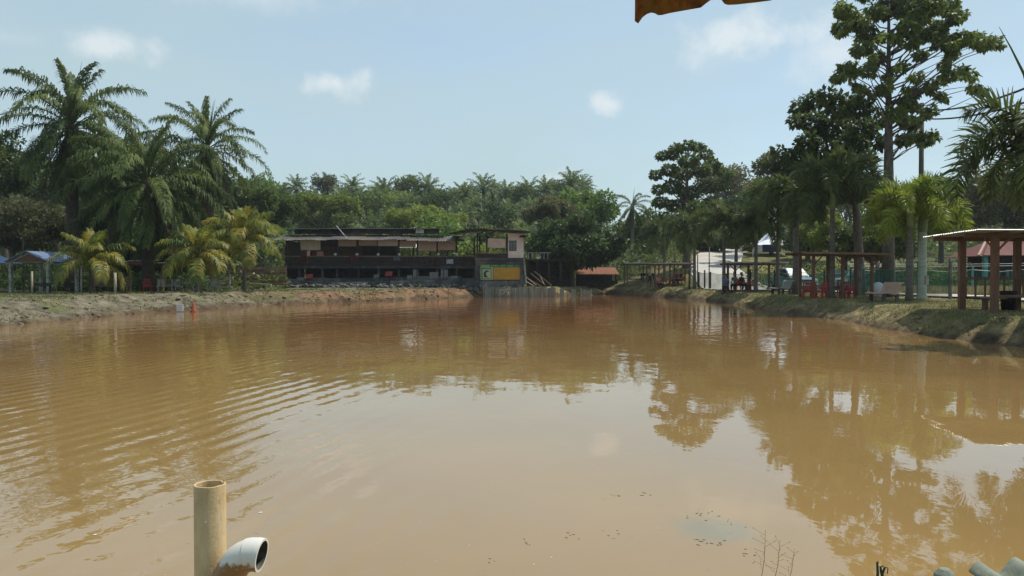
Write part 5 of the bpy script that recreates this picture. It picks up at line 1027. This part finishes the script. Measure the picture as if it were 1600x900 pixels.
# ------------------------------------------------------------------ vehicles
def wheel(t, x, y, r_=.34, wdt=.22):
    b = MB(); n = 18; b.tube([(x - wdt / 2, y, r_), (x + wdt / 2, y, r_)], r_, n); w_ = b.build('wheel', m_tyre, t); b = MB(); b.tube([(x - wdt / 2 - .012, y, r_), (x + wdt / 2 + .012, y, r_)], r_ * .62, 12); b.build('rim', m_chrome, w_)
def vehicle(label, cat, nm, x, y, rz, m, W=1.75, kind='pickup'):
    t = thing(nm, label, cat, (x, y, gz(x, y) + .05), rz)   # local: front towards -Y
    prof = [(-2.3, .35), (-2.36, .62), (-2.28, .86), (-1.15, 1.02), (-.35, 1.05), (1.1 if kind == 'pickup' else 2.1, 1.05), (2.45, 1.02), (2.5, .6), (2.42, .35)]
    def loft(pr, w0, w1, z0, z1):
        b = MB(); n = len(pr)
        wz = lambda z: w0 + (w1 - w0) * (z - z0) / (z1 - z0)
        for sx in (-1, 1): b.v += [(sx * wz(q[1]) / 2, q[0], q[1]) for q in pr]
        b.f += [tuple(range(n - 1, -1, -1)), tuple(range(n, 2 * n))] + [(i, (i + 1) % n, (i + 1) % n + n, i + n) for i in range(n)]; return b
    loft(prof, W, W * .96, .35, 1.05).build('body', m, t, bevel=.05)
    cab = [(-1.2, 1.03), (-.42, 1.62), (-.15, 1.68), (.95, 1.68), (1.15, 1.6), (1.3, 1.03)] if kind == 'pickup' else [(-1.2, 1.03), (-.5, 1.45), (0, 1.5), (1.0, 1.5), (1.9, 1.06), (1.95, 1.03)]
    top = max(q[1] for q in cab); loft(cab, W * .94, W * .74, 1.03, top).build('cabin', m, t, bevel=.05)
    f0, f1 = cab[0], cab[1]; d = Vector((0, f1[0] - f0[0], f1[1] - f0[1])); nn = Vector((0, -d.z, d.y)).normalized() * .03; b = MB()
    p = [Vector((0, f0[0], f0[1])) + d * .1 + nn, Vector((0, f0[0], f0[1])) + d * .93 + nn]
    b.quad((-W * .42, p[0].y, p[0].z), (W * .42, p[0].y, p[0].z), (W * .355, p[1].y, p[1].z), (-W * .355, p[1].y, p[1].z)); b.build('windscreen', m_windscreen, t)
    for sx in (-1, 1):
        b = MB(); zz0, zz1 = 1.08, top - .1; xx0 = sx * (W * .94 / 2 + .012); xx1 = sx * (W * .77 / 2 + .012)
        b.quad((xx0, cab[0][0] + .25, zz0), (xx0, cab[-1][0] - .2, zz0), (xx1, cab[-2][0] - .2, zz1), (xx1, cab[1][0] + .1, zz1)); b.build('side_window', m_glass, t)
        b = MB(); b.box((sx * W * .38, -2.3, .74), (.32, .1, .17)); b.build('headlight', m_lampw, t, bevel=.02)
        b = MB(); b.box((sx * (W * .5 + .1), -.95, 1.1), (.2, .1, .15)); b.build('mirror', m_black, t, bevel=.02)
        for yy in (-1.45, 1.55): wheel(t, sx * (W / 2 - .1), yy)
    b = MB(); b.box((0, -2.32, .74), (W * .42, .08, .15)); b.build('grille', m_black, t); b = MB(); b.box((0, -2.40, .47), (W * .96, .14, .18)); b.build('bumper', m if kind != 'pickup' else m_chrome, t, bevel=.03)
    b = MB(); b.box((0, -2.48, .48), (.45, .02, .11)); b.build('number_plate', m_black, t)
    b = MB(); b.box((0, 0, .36), (W * .8, 4.2, .2)); b.build('chassis', m_black, t)
    return t
vehicle('pale blue pickup facing the pond, parked behind the green net', 'pickup', 'parked_car', X(1252, 58), 60.0, R(8), m_carblue, 1.8)
vehicle('silver car behind the net, right of the pale blue pickup', 'car', 'parked_car', X(1335, 57), 59.5, R(-18), m_carsil, 1.7, 'sedan')
vehicle('dull teal car parked behind the second shelter post, right of the silver car', 'car', 'parked_car', X(1366, 56), 58.5, R(-30), m_cargrn, 1.7, 'sedan')

# bin, sack, tyre, small things
D = 27.0; xx = X(1576, D); g = gz(xx, D); bi = thing('bin', 'black round plastic bin standing inside the large hut', 'bin', (xx, D, g)); b = MB(); b.lathe([(0, 0), (.21, 0), (.26, .5), (.27, .62), (.29, .63), (.29, .66), (.25, .66), (.23, .1), (0, .08)], (0, 0, 0), 18); b.build('tub', m_black, bi, True); b = MB(); b.lathe([(.285, .56), (.31, .57), (.31, .6), (.285, .61)], (0, 0, 0), 18); b.build('rim', m_black, bi)
D = 42.0; xx = X(1372, D); g = gz(xx, D); b = MB((xx, D, g)); r2 = random.Random(2)
n1_, n2_ = 10, 14
for i in range(n1_ + 1):
    th = math.pi * i / n1_
    for j in range(n2_): ph = 2 * math.pi * j / n2_; k_ = 1 + .08 * math.sin(3 * ph + i) + .05 * r2.uniform(-1, 1); b.v.append((xx + .34 * math.sin(th) * math.cos(ph) * k_, D + .3 * math.sin(th) * math.sin(ph) * k_, g + .42 + .42 * math.cos(th)))
for i in range(n1_):
    for j in range(n2_): b.f.append((i * n2_ + j, i * n2_ + (j + 1) % n2_, (i + 1) * n2_ + (j + 1) % n2_, (i + 1) * n2_ + j))
tag(b.build('white_sack', m_canvas, None, True), 'bulging whitish sack leaning at the concrete post behind the pink bench', 'sack')
D = 36.8; xx = X(1443, D); b = MB((xx, D - .2, Z(430, D))); b.box((xx, D - .28, Z(438, D)), (.16, .1, .45)); tag(b.build('meter_box', m_zincl, bevel=.01), 'small pale box fixed to the thick pale palm trunk', 'box')

# ------------------------------------------------------------------ people
def skin_mesh(name, verts, edges, radii, m, parent, sub=2):
    me = bpy.data.meshes.new(name); me.from_pydata(verts, edges, []); o = link(bpy.data.objects.new(name, me), parent); me.materials.append(m)
    sk = o.modifiers.new('skin', 'SKIN'); sk.use_smooth_shade = True; sv = me.skin_vertices[0].data
    for i, r_ in enumerate(radii): sv[i].radius = (r_, r_) if not hasattr(r_, '__len__') else r_
    sv[0].use_root = True; s_ = o.modifiers.new('sub', 'SUBSURF'); s_.levels = sub; s_.render_levels = sub; return o
def person(label, x, y, rz, shirt, trousers, pose='stand', z=None, lean=0.0, look=0.0, s=1.0):
    t = thing('person', label, 'person', (x, y, gz(x, y) if z is None else z), rz); t.scale = (s, s, s)      # faces -Y
    if pose == 'stand': hip = .92; F = [(.09, -.12, .48), (.10, -.02, .08), (.11, -.16, .035)]; F2 = [(-.09, .02, .50), (-.10, .22, .12), (-.11, .10, .04)]
    else: hip = .52; F = [(.13, -.44, .52), (.14, -.46, .08), (.15, -.62, .04)]; F2 = [(-.13, -.42, .52), (-.15, -.36, .09), (-.16, -.52, .045)]
    ly = -lean; v = [(0, 0, hip), (0, ly * .3, hip + .2), (0, ly * .7, hip + .42), (0, ly, hip + .53), (0, ly - .02, hip + .60)]
    sh = v[3]; rad = [(.15, .11), (.125, .09), (.16, .10), (.07, .06), (.05, .05)]; e = [(0, 1), (1, 2), (2, 3), (3, 4)]
    def add(p, r_, fr): v.append(tuple(p)); rad.append(r_); e.append((fr, len(v) - 1)); return len(v) - 1
    h0 = add((look * .02, ly - .035, hip + .68), (.075, .085), 4); h1 = add((look * .03, ly - .04, hip + .78), (.078, .092), h0); add((look * .03, ly - .03, hip + .85), (.05, .06), h1)
    add((look * .1, ly - .15, hip + .715), (.012, .012), h0)
    ears = [add((sx * .10, ly - .03, hip + .72), (.014, .012), h0) for sx in (-1, 1)]
    hands = []
    for sx in (-1, 1):
        s_ = add((sx * .17, ly * .95, hip + .48), .06, 2)
        if pose == 'stand': el = (sx * .23, ly + .05, hip + .22); wr = (sx * .24, ly - .10 * sx - .05, hip + .0)
        else: el = (sx * .24, ly * .8 + .0, hip + .22); wr = (sx * .13, ly - .28, hip + .10)
        a = add(el, .042, s_); wq = add(wr, .028, a); dv = (Vector(wr) - Vector(el)).normalized(); pl = Vector(wr) + dv * .07; pm = add(pl, (.036, .018), wq)
        for k in range(4):
            o_ = (k - 1.5) * .02; ax = Vector((1, 0, 0)) if abs(dv.x) < .6 else Vector((0, 1, 0)); q1 = pl + dv * .045 + ax * o_; q2 = q1 + dv * .035 * (1 - abs(k - 1.3) * .12) + Vector((-sx * .012, 0, -.008)); a1 = add(q1, .009, pm); add(q2, .007, a1)
        a1 = add(Vector(wr) + dv * .05 + Vector((-sx * .02, -.03, 0)), .010, wq); add(Vector(wr) + dv * .085 + Vector((-sx * .02, -.04, -.01)), .008, a1)
    for Fq in (F, F2):
        a = add((Fq[0][0] * .9, 0, hip - .06), .10, 0); k_ = add(Fq[0], .062, a); an = add(Fq[1], .038, k_); add(Fq[2], (.038, .03), an)
    skin_mesh('body', v, e, rad, m_skin, t)
    # shirt, with short sleeves
    v = [(0, 0, hip + .02), (0, ly * .3, hip + .2), (0, ly * .7, hip + .42), (0, ly * .95, hip + .5)]; rad = [(.175, .13), (.150, .115), (.180, .125), (.10, .08)]; e = [(0, 1), (1, 2), (2, 3)]
    for sx in (-1, 1): a = add((sx * .185, ly * .95, hip + .46), .075, 2); add((sx * .225, ly * .9 + .02, hip + .30), .062, a)
    skin_mesh('shirt', v, e, rad, shirt, t)
    v = [(0, 0, hip + .04)]; rad = [(.165, .125)]; e = []
    for Fq in (F, F2):
        a = add((Fq[0][0] * .9, 0 if pose == 'stand' else -.05, hip - .07), .112, 0); k_ = add(Fq[0], .078, a); add(Vector(Fq[1]) + Vector((0, 0, .04)), .056, k_)
    skin_mesh('trousers', v, e, rad, trousers, t)
    v = [(look * .03, ly - .01, hip + .80), (look * .03, ly + .005, hip + .86), (look * .03, ly + .035, hip + .76)]; skin_mesh('hair', v, [(0, 1), (0, 2)], [(.09, .09), (.065, .07), (.07, .05)], m_hair, t)
    b = MB()
    for sx in (-1, 1): b.lathe([(0, -.008), (.009, 0), (0, .008)], (sx * .032 + look * .03, ly - .128, hip + .755), 6)
    b.build('eyes', m_hair, t); b = MB(); b.box((look * .03, ly - .122, hip + .675), (.045, .012, .009)); b.build('mouth', M('lips', (.20, .07, .06), None, 5), t)
    b = MB()
    for Fq in (F, F2): b.box((Fq[2][0], Fq[2][1] + .04, .03), (.09, .25, .06))
    b.build('shoes', m_black, t, bevel=.02); return t
person('man in a white shirt and dark trousers walking along the far right bank', X(1015, 73.5), 73.5, R(70), CL['white'], CL['dark'])
def seat_p(label, px, D, rz, a, c, lean=.05): x = X(px, D); return person(label, x, D, rz, CL[a], CL[c], 'sit', gz(x, D) - .01, lean)
seat_p('person in pink sitting on a red chair left of the low shelter pole', 1029, 71.0, .3, 'pink', 'dark'); seat_p('person in red sitting under the small low shelter', 1056, 71.5, -.6, 'red', 'black'); seat_p('dark dressed person sitting at the right edge of the low shelter', 1065, 71.2, -1.2, 'maroon', 'dark')
seat_p('person in a blue shirt sitting with the back to the pond', 1134, 57.6, -.4 + 0, 'blue', 'dark'); seat_p('person in a grey shirt leaning forward on a red chair', 1150, 57.6, -.9, 'grey', 'dark', .2); seat_p('person in maroon sitting behind the grey shirted one', 1158, 58.3, .4, 'maroon', 'black')

# ------------------------------------------------------------------ foreground
pp = thing('standing_pipe', 'tall stained beige plastic pipe standing open ended in the water at the bottom left', 'pipe', (X(325, 2.8), 2.8, -.4))
D = 2.8; cx = X(326, D); zt = Z(757, D); r_ = .0545
b = MB(pp.location); prof = [(r_, -.4 - 0), (r_, zt - .002), (r_ - .001, zt), (r_ - .0065, zt), (r_ - .007, zt - .003), (r_ - .007, zt - .6)]; n = 40; i0 = 0
for k, (q, z) in enumerate(prof):
    for j in range(n):
        th = 2 * math.pi * j / n; jag = (noise.noise(Vector((math.cos(th) * 2, math.sin(th) * 2, 3))) * .0025 + (.006 if 4 < j < 7 else 0)) if 0 < k < 5 else 0; b.v.append((cx + q * math.cos(th), D + q * math.sin(th), z - jag))
for k in range(len(prof) - 1):
    for j in range(n): b.f.append((k * n + j, k * n + (j + 1) % n, (k + 1) * n + (j + 1) % n, (k + 1) * n + j))
b.build('pipe_wall', m_pipe, pp, True)
b = MB(pp.location); b.lathe([(.0, 0), (.004, .001), (.004, .004), (0, .006)], (cx + .006, D - r_ - .001, Z(811, D)), 8); b.build('screw', m_white, pp)
# elbow pipe joined at its foot by a tee
el = thing('elbow_pipe', 'white plastic pipe elbow splashed with brown mud, its dark mouth facing right', 'pipe', (X(372, D), D - .06, Z(930, D)))
def mudmat():
    m, n, l, p = new_mat('mud_splashed_pvc'); p.inputs['Roughness'].default_value = .35; t = n.new('ShaderNodeTexCoord'); ns = n.new('ShaderNodeTexNoise'); ns.inputs['Scale'].default_value = 30; ns.inputs['Detail'].default_value = 10; ns.inputs['Roughness'].default_value = .7; l.new(t.outputs['Object'], ns.inputs[0])
    sp = n.new('ShaderNodeSeparateXYZ'); l.new(t.outputs['Object'], sp.inputs[0]); a = n.new('ShaderNodeMath'); a.operation = 'MULTIPLY_ADD'; l.new(sp.outputs[2], a.inputs[0]); a.inputs[1].default_value = -9.0; a.inputs[2].default_value = 1.35
    c = n.new('ShaderNodeMath'); c.operation = 'ADD'; l.new(a.outputs[0], c.inputs[0]); l.new(ns.outputs[0], c.inputs[1]); r = n.new('ShaderNodeValToRGB'); r.color_ramp.elements[0].position = .46; r.color_ramp.elements[1].position = .60; r.color_ramp.elements[0].color = (.66, .64, .57, 1); r.color_ramp.elements[1].color = (.26, .14, .055, 1)
    l.new(c.outputs[0], r.inputs[0]); l.new(r.outputs[0], p.inputs['Base Color']); return m
m_mud = mudmat(); De = D - .07
c0_, c3_ = P3(350, 945, De), P3(407, 870, De - .006)
path = []
for i in range(13):
    f = i / 12; q = c0_ * (1 - f) ** 3 + 3 * (1 - f) ** 2 * f * P3(352, 884, De) + 3 * (1 - f) * f * f * P3(376, 862, De) + f ** 3 * c3_; path.append(q)
ER = .0545; b = MB(el.location); b.tube(path, [ER * (1.0 if i > 2 else 1.06) for i in range(11)] + [ER * 1.06, ER * 1.06], 28, False); b.build('elbow_wall', m_mud, el, True)
b = MB(el.location); b.tube([path[9], path[10], path[11], path[12]], [ER * 1.05] * 4, 28, False); b.build('socket_collar', m_mud, el, True)
b = MB(el.location); b.tube(path, ER * .9, 28, False); b.build('inner_wall', M('dark_bore_pvc', (.12, .12, .085), (.035, .035, .025), 25, .7), el, True)  # bore coloured much darker than the outer wall
d_ = (path[-1] - path[-2]).normalized(); a_ = d_.cross(Vector((0, 0, 1))).normalized(); b_ = d_.cross(a_); b = MB(el.location)
for rr_ in (ER * 1.06, ER * .9):
    for j in range(28): th = 2 * math.pi * j / 28; b.v.append(tuple(path[-1] + (a_ * math.cos(th) + b_ * math.sin(th)) * rr_))
b.f += [(j, (j + 1) % 28, 28 + (j + 1) % 28, 28 + j) for j in range(28)]; b.build('rim', m_pvcw, el)
b = MB(el.location); b.tube([P3(350, 945, De), P3(350, 945, De) - Vector((0, 0, 1.1))], ER * .98, 24); b.build('riser', m_pipe, el, True)
# rusty roof edge above the camera
rf = thing('rusty_roof', 'rust eaten brown corrugated roof edge hanging into the top of the picture', 'roof', (X(1100, 2.0), 2.0, Z(15, 2.0)))
D = 2.0; b = MB(rf.location); edge = [(988, -30), (991, 0), (994, 22), (996, 31), (1000, 31), (1004, 24), (1010, 19), (1018, 16), (1027, 17), (1032, 20), (1050, 16.5), (1075, 13), (1097, 10), (1102, 6), (1108, 2), (1118, -3), (1127, 1), (1134, 7), (1150, 6.5), (1180, 4), (1205, 1.5), (1212, -4), (1250, -9), (1330, -14), (1420, -22), (1520, -30)]
nE = 90; px_ = np.linspace(989, 1520, nE); ee = np.interp(px_, [q[0] for q in edge], [q[1] for q in edge])
for lay in (0, 1):
    for r_i, (yy, zz) in enumerate(((0, 0), (-.06, .03), (-.5, .17), (-1.6, .50), (-3.2, 1.0))):
        for k in range(nE):
            wav = .012 * math.sin(px_[k] / 42 * 2 * math.pi * .5); zt_ = Z(ee[k], D); z0 = Z(-4, D)
            if r_i == 0: y_, z_ = D - (z0 - zt_) * .0 + (z0 - zt_) * .9, zt_ + wav * 0
            else: y_, z_ = D + yy, max(z0, zt_) + zz + wav
            b.v.append((X(px_[k], D), y_, z_ + lay * .004))
LYR = 5 * nE
for r_i in range(4):
    for k in range(nE - 1): q = r_i * nE + k; b.f += [(q, q + 1, q + nE + 1, q + nE), (LYR + q + nE, LYR + q + nE + 1, LYR + q + 1, LYR + q)]
for k in range(nE - 1): b.f.append((k, LYR + k, LYR + k + 1, k + 1))
for r_i in range(4):
    for k in (0, nE - 1): q = r_i * nE + k; b.f.append((q, q + nE, q + nE + LYR, q + LYR))
b.build('roof_sheet', m_rust, rf, True)
for yy, zz in ((D - .6, .17), (D - 2.2, .66)): b = MB(rf.location); b.bar((X(1000, D), yy, Z(-4, D) + zz - .05), (X(1520, D), yy, Z(-4, D) + zz - .05), .05, .06); b.build('purlin', m_dwood, rf)
for xx, yy in ((1.55, -.3),): b = MB(rf.location); b.bar((xx, yy, .2), (xx, yy, Z(-4, D) + .72), .08, .08); b.build('post', m_dwood, rf)
# corrugated fibre cement sheet and weeds at the near bank, bottom right
cs = thing('corrugated_sheet', 'mossy grey corrugated roofing sheet at the bottom right corner', 'sheet', (X(1575, 2.7), 2.7, Z(895, 2.7)))
b = MB(cs.location); D = 2.8; b.corr(P3(1518, 893, D), (.10, -1.0, -.10), (.52, .04, .045), .137, .028, .008, 6, 0, 16); b.build('sheet', m_asb, cs, True)
ck = MB(P3(1480, 902, 2.75)); p = P3(1480, 904, 2.75); ck.lathe([(0, .032), (.018, .028), (.034, .012), (.038, -.02), (.04, -.05)], p, 9); tag(ck.build('mossy_lump', m_asb), 'small mossy lump left of the corrugated sheet', 'stone')
st = thing('dark_sprout', 'small dark curled sprout at the bottom edge left of the mossy lump', 'plant', P3(1382, 905, 2.75))
for k, pts in enumerate([[(1374, 915), (1375, 897), (1374, 881), (1376, 880)], [(1380, 915), (1382, 900), (1386, 889), (1391, 890), (1390, 899)], [(1386, 915), (1380, 895), (1379, 888), (1384, 887)]]):
    b = MB(st.location); b.tube([P3(a, c, 2.75 + k * .01) for a, c in pts], [.006, .005, .004, .002][:len(pts)] + [.002] * max(0, len(pts) - 4), 6); b.build('stem', M('dark_stem', (.05, .075, .03), None, 8), st)
rdd = random.Random(12)
for i, (px, py, h) in enumerate(((1195, 905, 75), (1215, 905, 60), (1235, 908, 48))):
    t = thing('weed_stalk', ['tallest thin weed stalk leaning over the water at the bottom', 'middle thin weed stalk over the water at the bottom', 'shortest thin weed stalk at the bottom edge'][i], 'weed', P3(px, py + 20, 3.2)); b = MB(t.location)
    p0 = P3(px - 6, py + 20, 3.2); p1 = P3(px + 3 + i * 3, py - h, 3.2); b.tube([p0, p0.lerp(p1, .5) + Vector((.008, 0, 0)), p1], [.0014, .0011, .0005], 5); b.build('stem', m_wood, t)
    for k in range(9):
        q = p0.lerp(p1, .35 + k * .07); d = Vector((rdd.uniform(-.05, .05), rdd.uniform(-.02, .02), rdd.uniform(.01, .04))); b = MB(t.location); b.tube([q, q + d], [.0007, .0004], 4); b.box(q + d, (.0028, .002, .0028)); b.build('twig', m_wood, t)
# submerged weed clumps and debris at the surface
GW = 'dark weed tips breaking the surface in the near water'
wlab = ['long thin weed tip farthest up in the near water', 'small ring of weed tips right of the long thin one', 'weed tip left of centre near the bottom', 'weed tips nearest the bottom centre', 'scattered weed tips on the left of the bluish patch', 'thick weed tips at the top of the bluish patch', 'weed tips at the right end of the bluish patch', 'dark weed clump below the bluish patch', 'second dark weed clump just right of the first one', 'weed twig beside the thin stalks', 'faint curved weed in the middle of the near water', 'faint weed near the bottom left of centre']
wpos = [(960, 776, 9, .5), (1007, 774, 10, .7), (898, 837, 8, .6), (826, 851, 6, .9), (1076, 808, 5, .5), (1112, 806, 12, 1), (1150, 821, 8, .5), (1100, 848, 9, 1), (1126, 853, 9, .9), (1180, 871, 10, .6), (955, 834, 10, .3), (764, 879, 5, .5)]
for (px, py, n, k_), lab in zip(wpos, wlab):
    D = CAMH * FPX / (py - HOR); cx = X(px, D); b = MB((cx, D, 0)); sp_w = .012 + .0035 * n
    for i in range(max(3, int(n * .7))):
        x = cx + rdd.gauss(0, sp_w); y = D + rdd.gauss(0, sp_w * 1.2); s_ = rdd.uniform(.004, .011) * k_ + .002; a = rdd.uniform(0, 3.14); b.box((x, y, .0003), (s_ * 4.5, s_ * 1.1, .004 + s_ * .15), rz=a, tap=.35)
    tag(b.build('water_weed', M('drowned_weed', (.075, .08, .05), (.05, .05, .035), 20, .7) if 'drowned_weed' not in bpy.data.materials else bpy.data.materials['drowned_weed']), lab, 'weed', GW)
fl = [(405, 803, 'small white leaf floating right of the standing pipe'), (1030, 828, 'tiny white speck floating left of the bluish patch'), (834, 885, 'white speck floating near the bottom centre'), (862, 874, 'second white speck right of the lower one'), (145, 838, 'pale leaf floating far left near the bottom')]
for px, py, lab in fl:
    D = CAMH * FPX / (py - HOR); b = MB((X(px, D), D, 0)); s_ = .018 if px in (405, 145) else .008; b.v += [(X(px, D) - s_, D, .002), (X(px, D), D - s_ * .6, .004), (X(px, D) + s_, D + s_ * .4, .003), (X(px, D), D + s_ * .6, .006)]; b.f.append((0, 1, 2, 3)); tag(b.build('floating_leaf', m_white), lab, 'leaf')
rsx = np.random.RandomState(77); T = 420; sy_ = 2.9 * (5.2 ** rsx.uniform(0, 1, T)) ; sx_ = rsx.uniform(-.66, .66, T) * sy_; ok = sdist(sx_, sy_) < -.4; sx_ = sx_[ok]; sy_ = sy_[ok]; T = len(sx_); aa = rsx.uniform(0, 6.28, T); ss = rsx.uniform(.0015, .005, T) * (1 + .12 * sy_)
cc = np.stack([sx_, sy_, np.full(T, .002)], -1); u_ = np.stack([np.cos(aa), np.sin(aa), 0 * aa], -1) * ss[:, None]; v_ = np.stack([-np.sin(aa), np.cos(aa), 0 * aa], -1) * ss[:, None] * .5; up_z = np.array([0, 0, .0015])
tag(part('floating_specks', npmesh('floating_specks', np.stack([cc - u_, cc - v_, cc + u_ + up_z, cc + v_ + up_z], 1).reshape(-1, 3), np.arange(T * 4).reshape(-1, 4), M('pale_fleck', (.55, .50, .38), (.22, .17, .09), 3, .8)), None), 'tiny pale and brown flecks floating on the muddy water', None, None, 'stuff')
# rubble at the restaurant footing
VV = []; FF = []; o_ = 0
cube = np.array([(x, y, z) for z in (-.5, .5) for x, y in ((-.5, -.5), (.5, -.5), (.5, .5), (-.5, .5))]); cf = np.array([(3, 2, 1, 0), (4, 5, 6, 7), (0, 1, 5, 4), (1, 2, 6, 5), (2, 3, 7, 6), (3, 0, 4, 7)])
rb = random.Random(4)
for k in range(230):
    x = X(rb.uniform(446, 750), 69); y = 69.0 + rb.uniform(-.9, .9); V = cube * np.array([rb.uniform(.08, .5), rb.uniform(.1, .35), rb.uniform(.05, .22)]) * (1 + .25 * np.array([[rb.uniform(-1, 1) for _ in range(3)] for _ in range(8)]))
    V = V @ np.array(Matrix.Rotation(rb.uniform(-.6, .6), 3, 'Y') @ Matrix.Rotation(rb.uniform(0, 3), 3, 'Z')).T + np.array([x, y, gz(x, y) + rb.uniform(.0, .25)]); VV.append(V); FF.append(cf + o_); o_ += 8
tag(part('rubble', npmesh('rubble', np.concatenate(VV), np.concatenate(FF), m_conc), None), 'broken concrete rubble heaped along the foot of the restaurant', None, None, 'stuff')
# tables and clutter on the restaurant deck
tb = None
for k, px in enumerate((478, 512, 547, 582, 616, 646, 675, 722)):
    D = DB + 1.7; lab = 'dark wooden table on the deck ' + ('under the pale canvas blind', 'between the first two blinds', 'under the second blind', 'under the third blind', 'under the fourth blind', 'in front of the white parasol', 'by the white pillars', 'in the open gap beside the tower')[k]
    if tb is None:
        tb = thing('table', lab, 'table', (X(px, D), D, zf), 0, 'tables on the restaurant deck'); b = MB(); b.box((0, 0, .74), (1.1, .7, .05)); b.build('tabletop', m_wood, tb)
        for sx in (-.45, .45):
            for sy in (-.28, .28): b = MB(); b.box((sx, sy, .36), (.06, .06, .72)); b.build('leg', m_dwood, tb)
    else: dup(tb, (X(px, D), D, zf), rb.uniform(-.1, .1), lab, 'tables on the restaurant deck')
for k, (px, py, cl, lab) in enumerate([(484, 432, 'red', 'faded red cloth heap at the footing below the pale blind'), (608, 428, 'red', 'red and white bundle on the footing wall'), (474, 403, 'maroon', 'dark red cloth hung over the left part of the deck railing'), (552, 403, 'maroon', 'brownish red cloth hung on the railing under the second blind'), (620, 404, 'grey', 'grey rag hung on the railing beneath the fourth blind'), (703, 409, 'white', 'whitish cloth bundle on the railing near the white pillars'), (500, 397, 'pink', 'pale figure shaped cloth hung beside the first blind')]):
    D = DB - .2 if py < 415 else 70.3; b = MB(P3(px, py + 4, D)); c_ = P3(px, py, D); n_ = 8
    for i in range(n_ + 1):
        for j in range(5): b.v.append((c_.x + (i / n_ - .5) * .62, c_.y + .05 * math.sin(i * 2.3 + j) + (.0 if py < 415 else -.1 * j), c_.z + .22 - j * .1 - .03 * math.sin(i * 1.9)))
    b.f += [(i * 5 + j, i * 5 + j + 1, i * 5 + j + 6, i * 5 + j + 5) for i in range(n_) for j in range(4)]; tag(b.build('hanging_cloth', CL[cl]), lab, 'cloth')
# rocks and clods along the banks
rk = random.Random(21); rock_me = []
for k in range(4):
    b = MB(); n1_, n2_ = 6, 9
    for i in range(n1_ + 1):
        th = math.pi * i / n1_
        for j in range(n2_): ph = 2 * math.pi * j / n2_; v = Vector((math.sin(th) * math.cos(ph), math.sin(th) * math.sin(ph), math.cos(th))); q = v * (1 + .45 * noise.noise(v * 1.6 + Vector((k * 7, 0, 0)))); b.v.append((q.x, q.y * .8, q.z * .6))
    for i in range(n1_):
        for j in range(n2_): b.f.append((i * n2_ + j, i * n2_ + (j + 1) % n2_, (i + 1) * n2_ + (j + 1) % n2_, (i + 1) * n2_ + j))
    rock_me.append(b)
VV = []; FF = []; o_ = 0; cnt = 0; cand = []
for _ in range(9000):
    x = rk.uniform(-32, 22); y = rk.uniform(18, 78); cand.append((x, y))
ds = sdist(np.array([c[0] for c in cand]), np.array([c[1] for c in cand])); sel = [(c, d) for c, d in zip(cand, ds) if -.1 < d < (3.2 if c[0] < 0 else 1.3)][:1100]; hs_ = height([c[0][0] for c in sel], [c[0][1] for c in sel])
for (c, d), h in zip(sel, hs_):
    b = rock_me[rk.randint(0, 3)]; s_ = rk.uniform(.02, .055) if c[0] > -2 else rk.uniform(.03, .11) if rk.random() < .75 else rk.uniform(.08, .19); a = rk.uniform(0, 6.28); V = np.array(b.v) * s_; V[:, 2] *= (.5 if s_ > .15 else 1); V = rotz(V, a) + np.array([c[0], c[1], h]); VV.append(V); FF.append(np.array(b.f) + o_); o_ += len(V)
tag(part('bank_stones', npmesh('bank_stones', np.concatenate(VV), np.concatenate(FF), M('earthy_stone', (.22, .185, .125), (.11, .085, .055), 3, .95)), None), 'small stones and clods of earth along the banks', None, None, 'stuff')

# ------------------------------------------------------------------ haze
hm = bpy.data.materials.new('thin_haze'); hm.use_nodes = True; hn = hm.node_tree; hn.nodes.clear(); ho_ = hn.nodes.new('ShaderNodeOutputMaterial'); pv = hn.nodes.new('ShaderNodeVolumePrincipled')
pv.inputs['Color'].default_value = (.80, .86, .92, 1); pv.inputs['Density'].default_value = .0003; pv.inputs['Anisotropy'].default_value = .3; hn.links.new(pv.outputs[0], ho_.inputs['Volume'])
b = MB(); b.box((0, 185, 22), (870, 510, 52)); tag(b.build('haze', hm), kind='stuff')
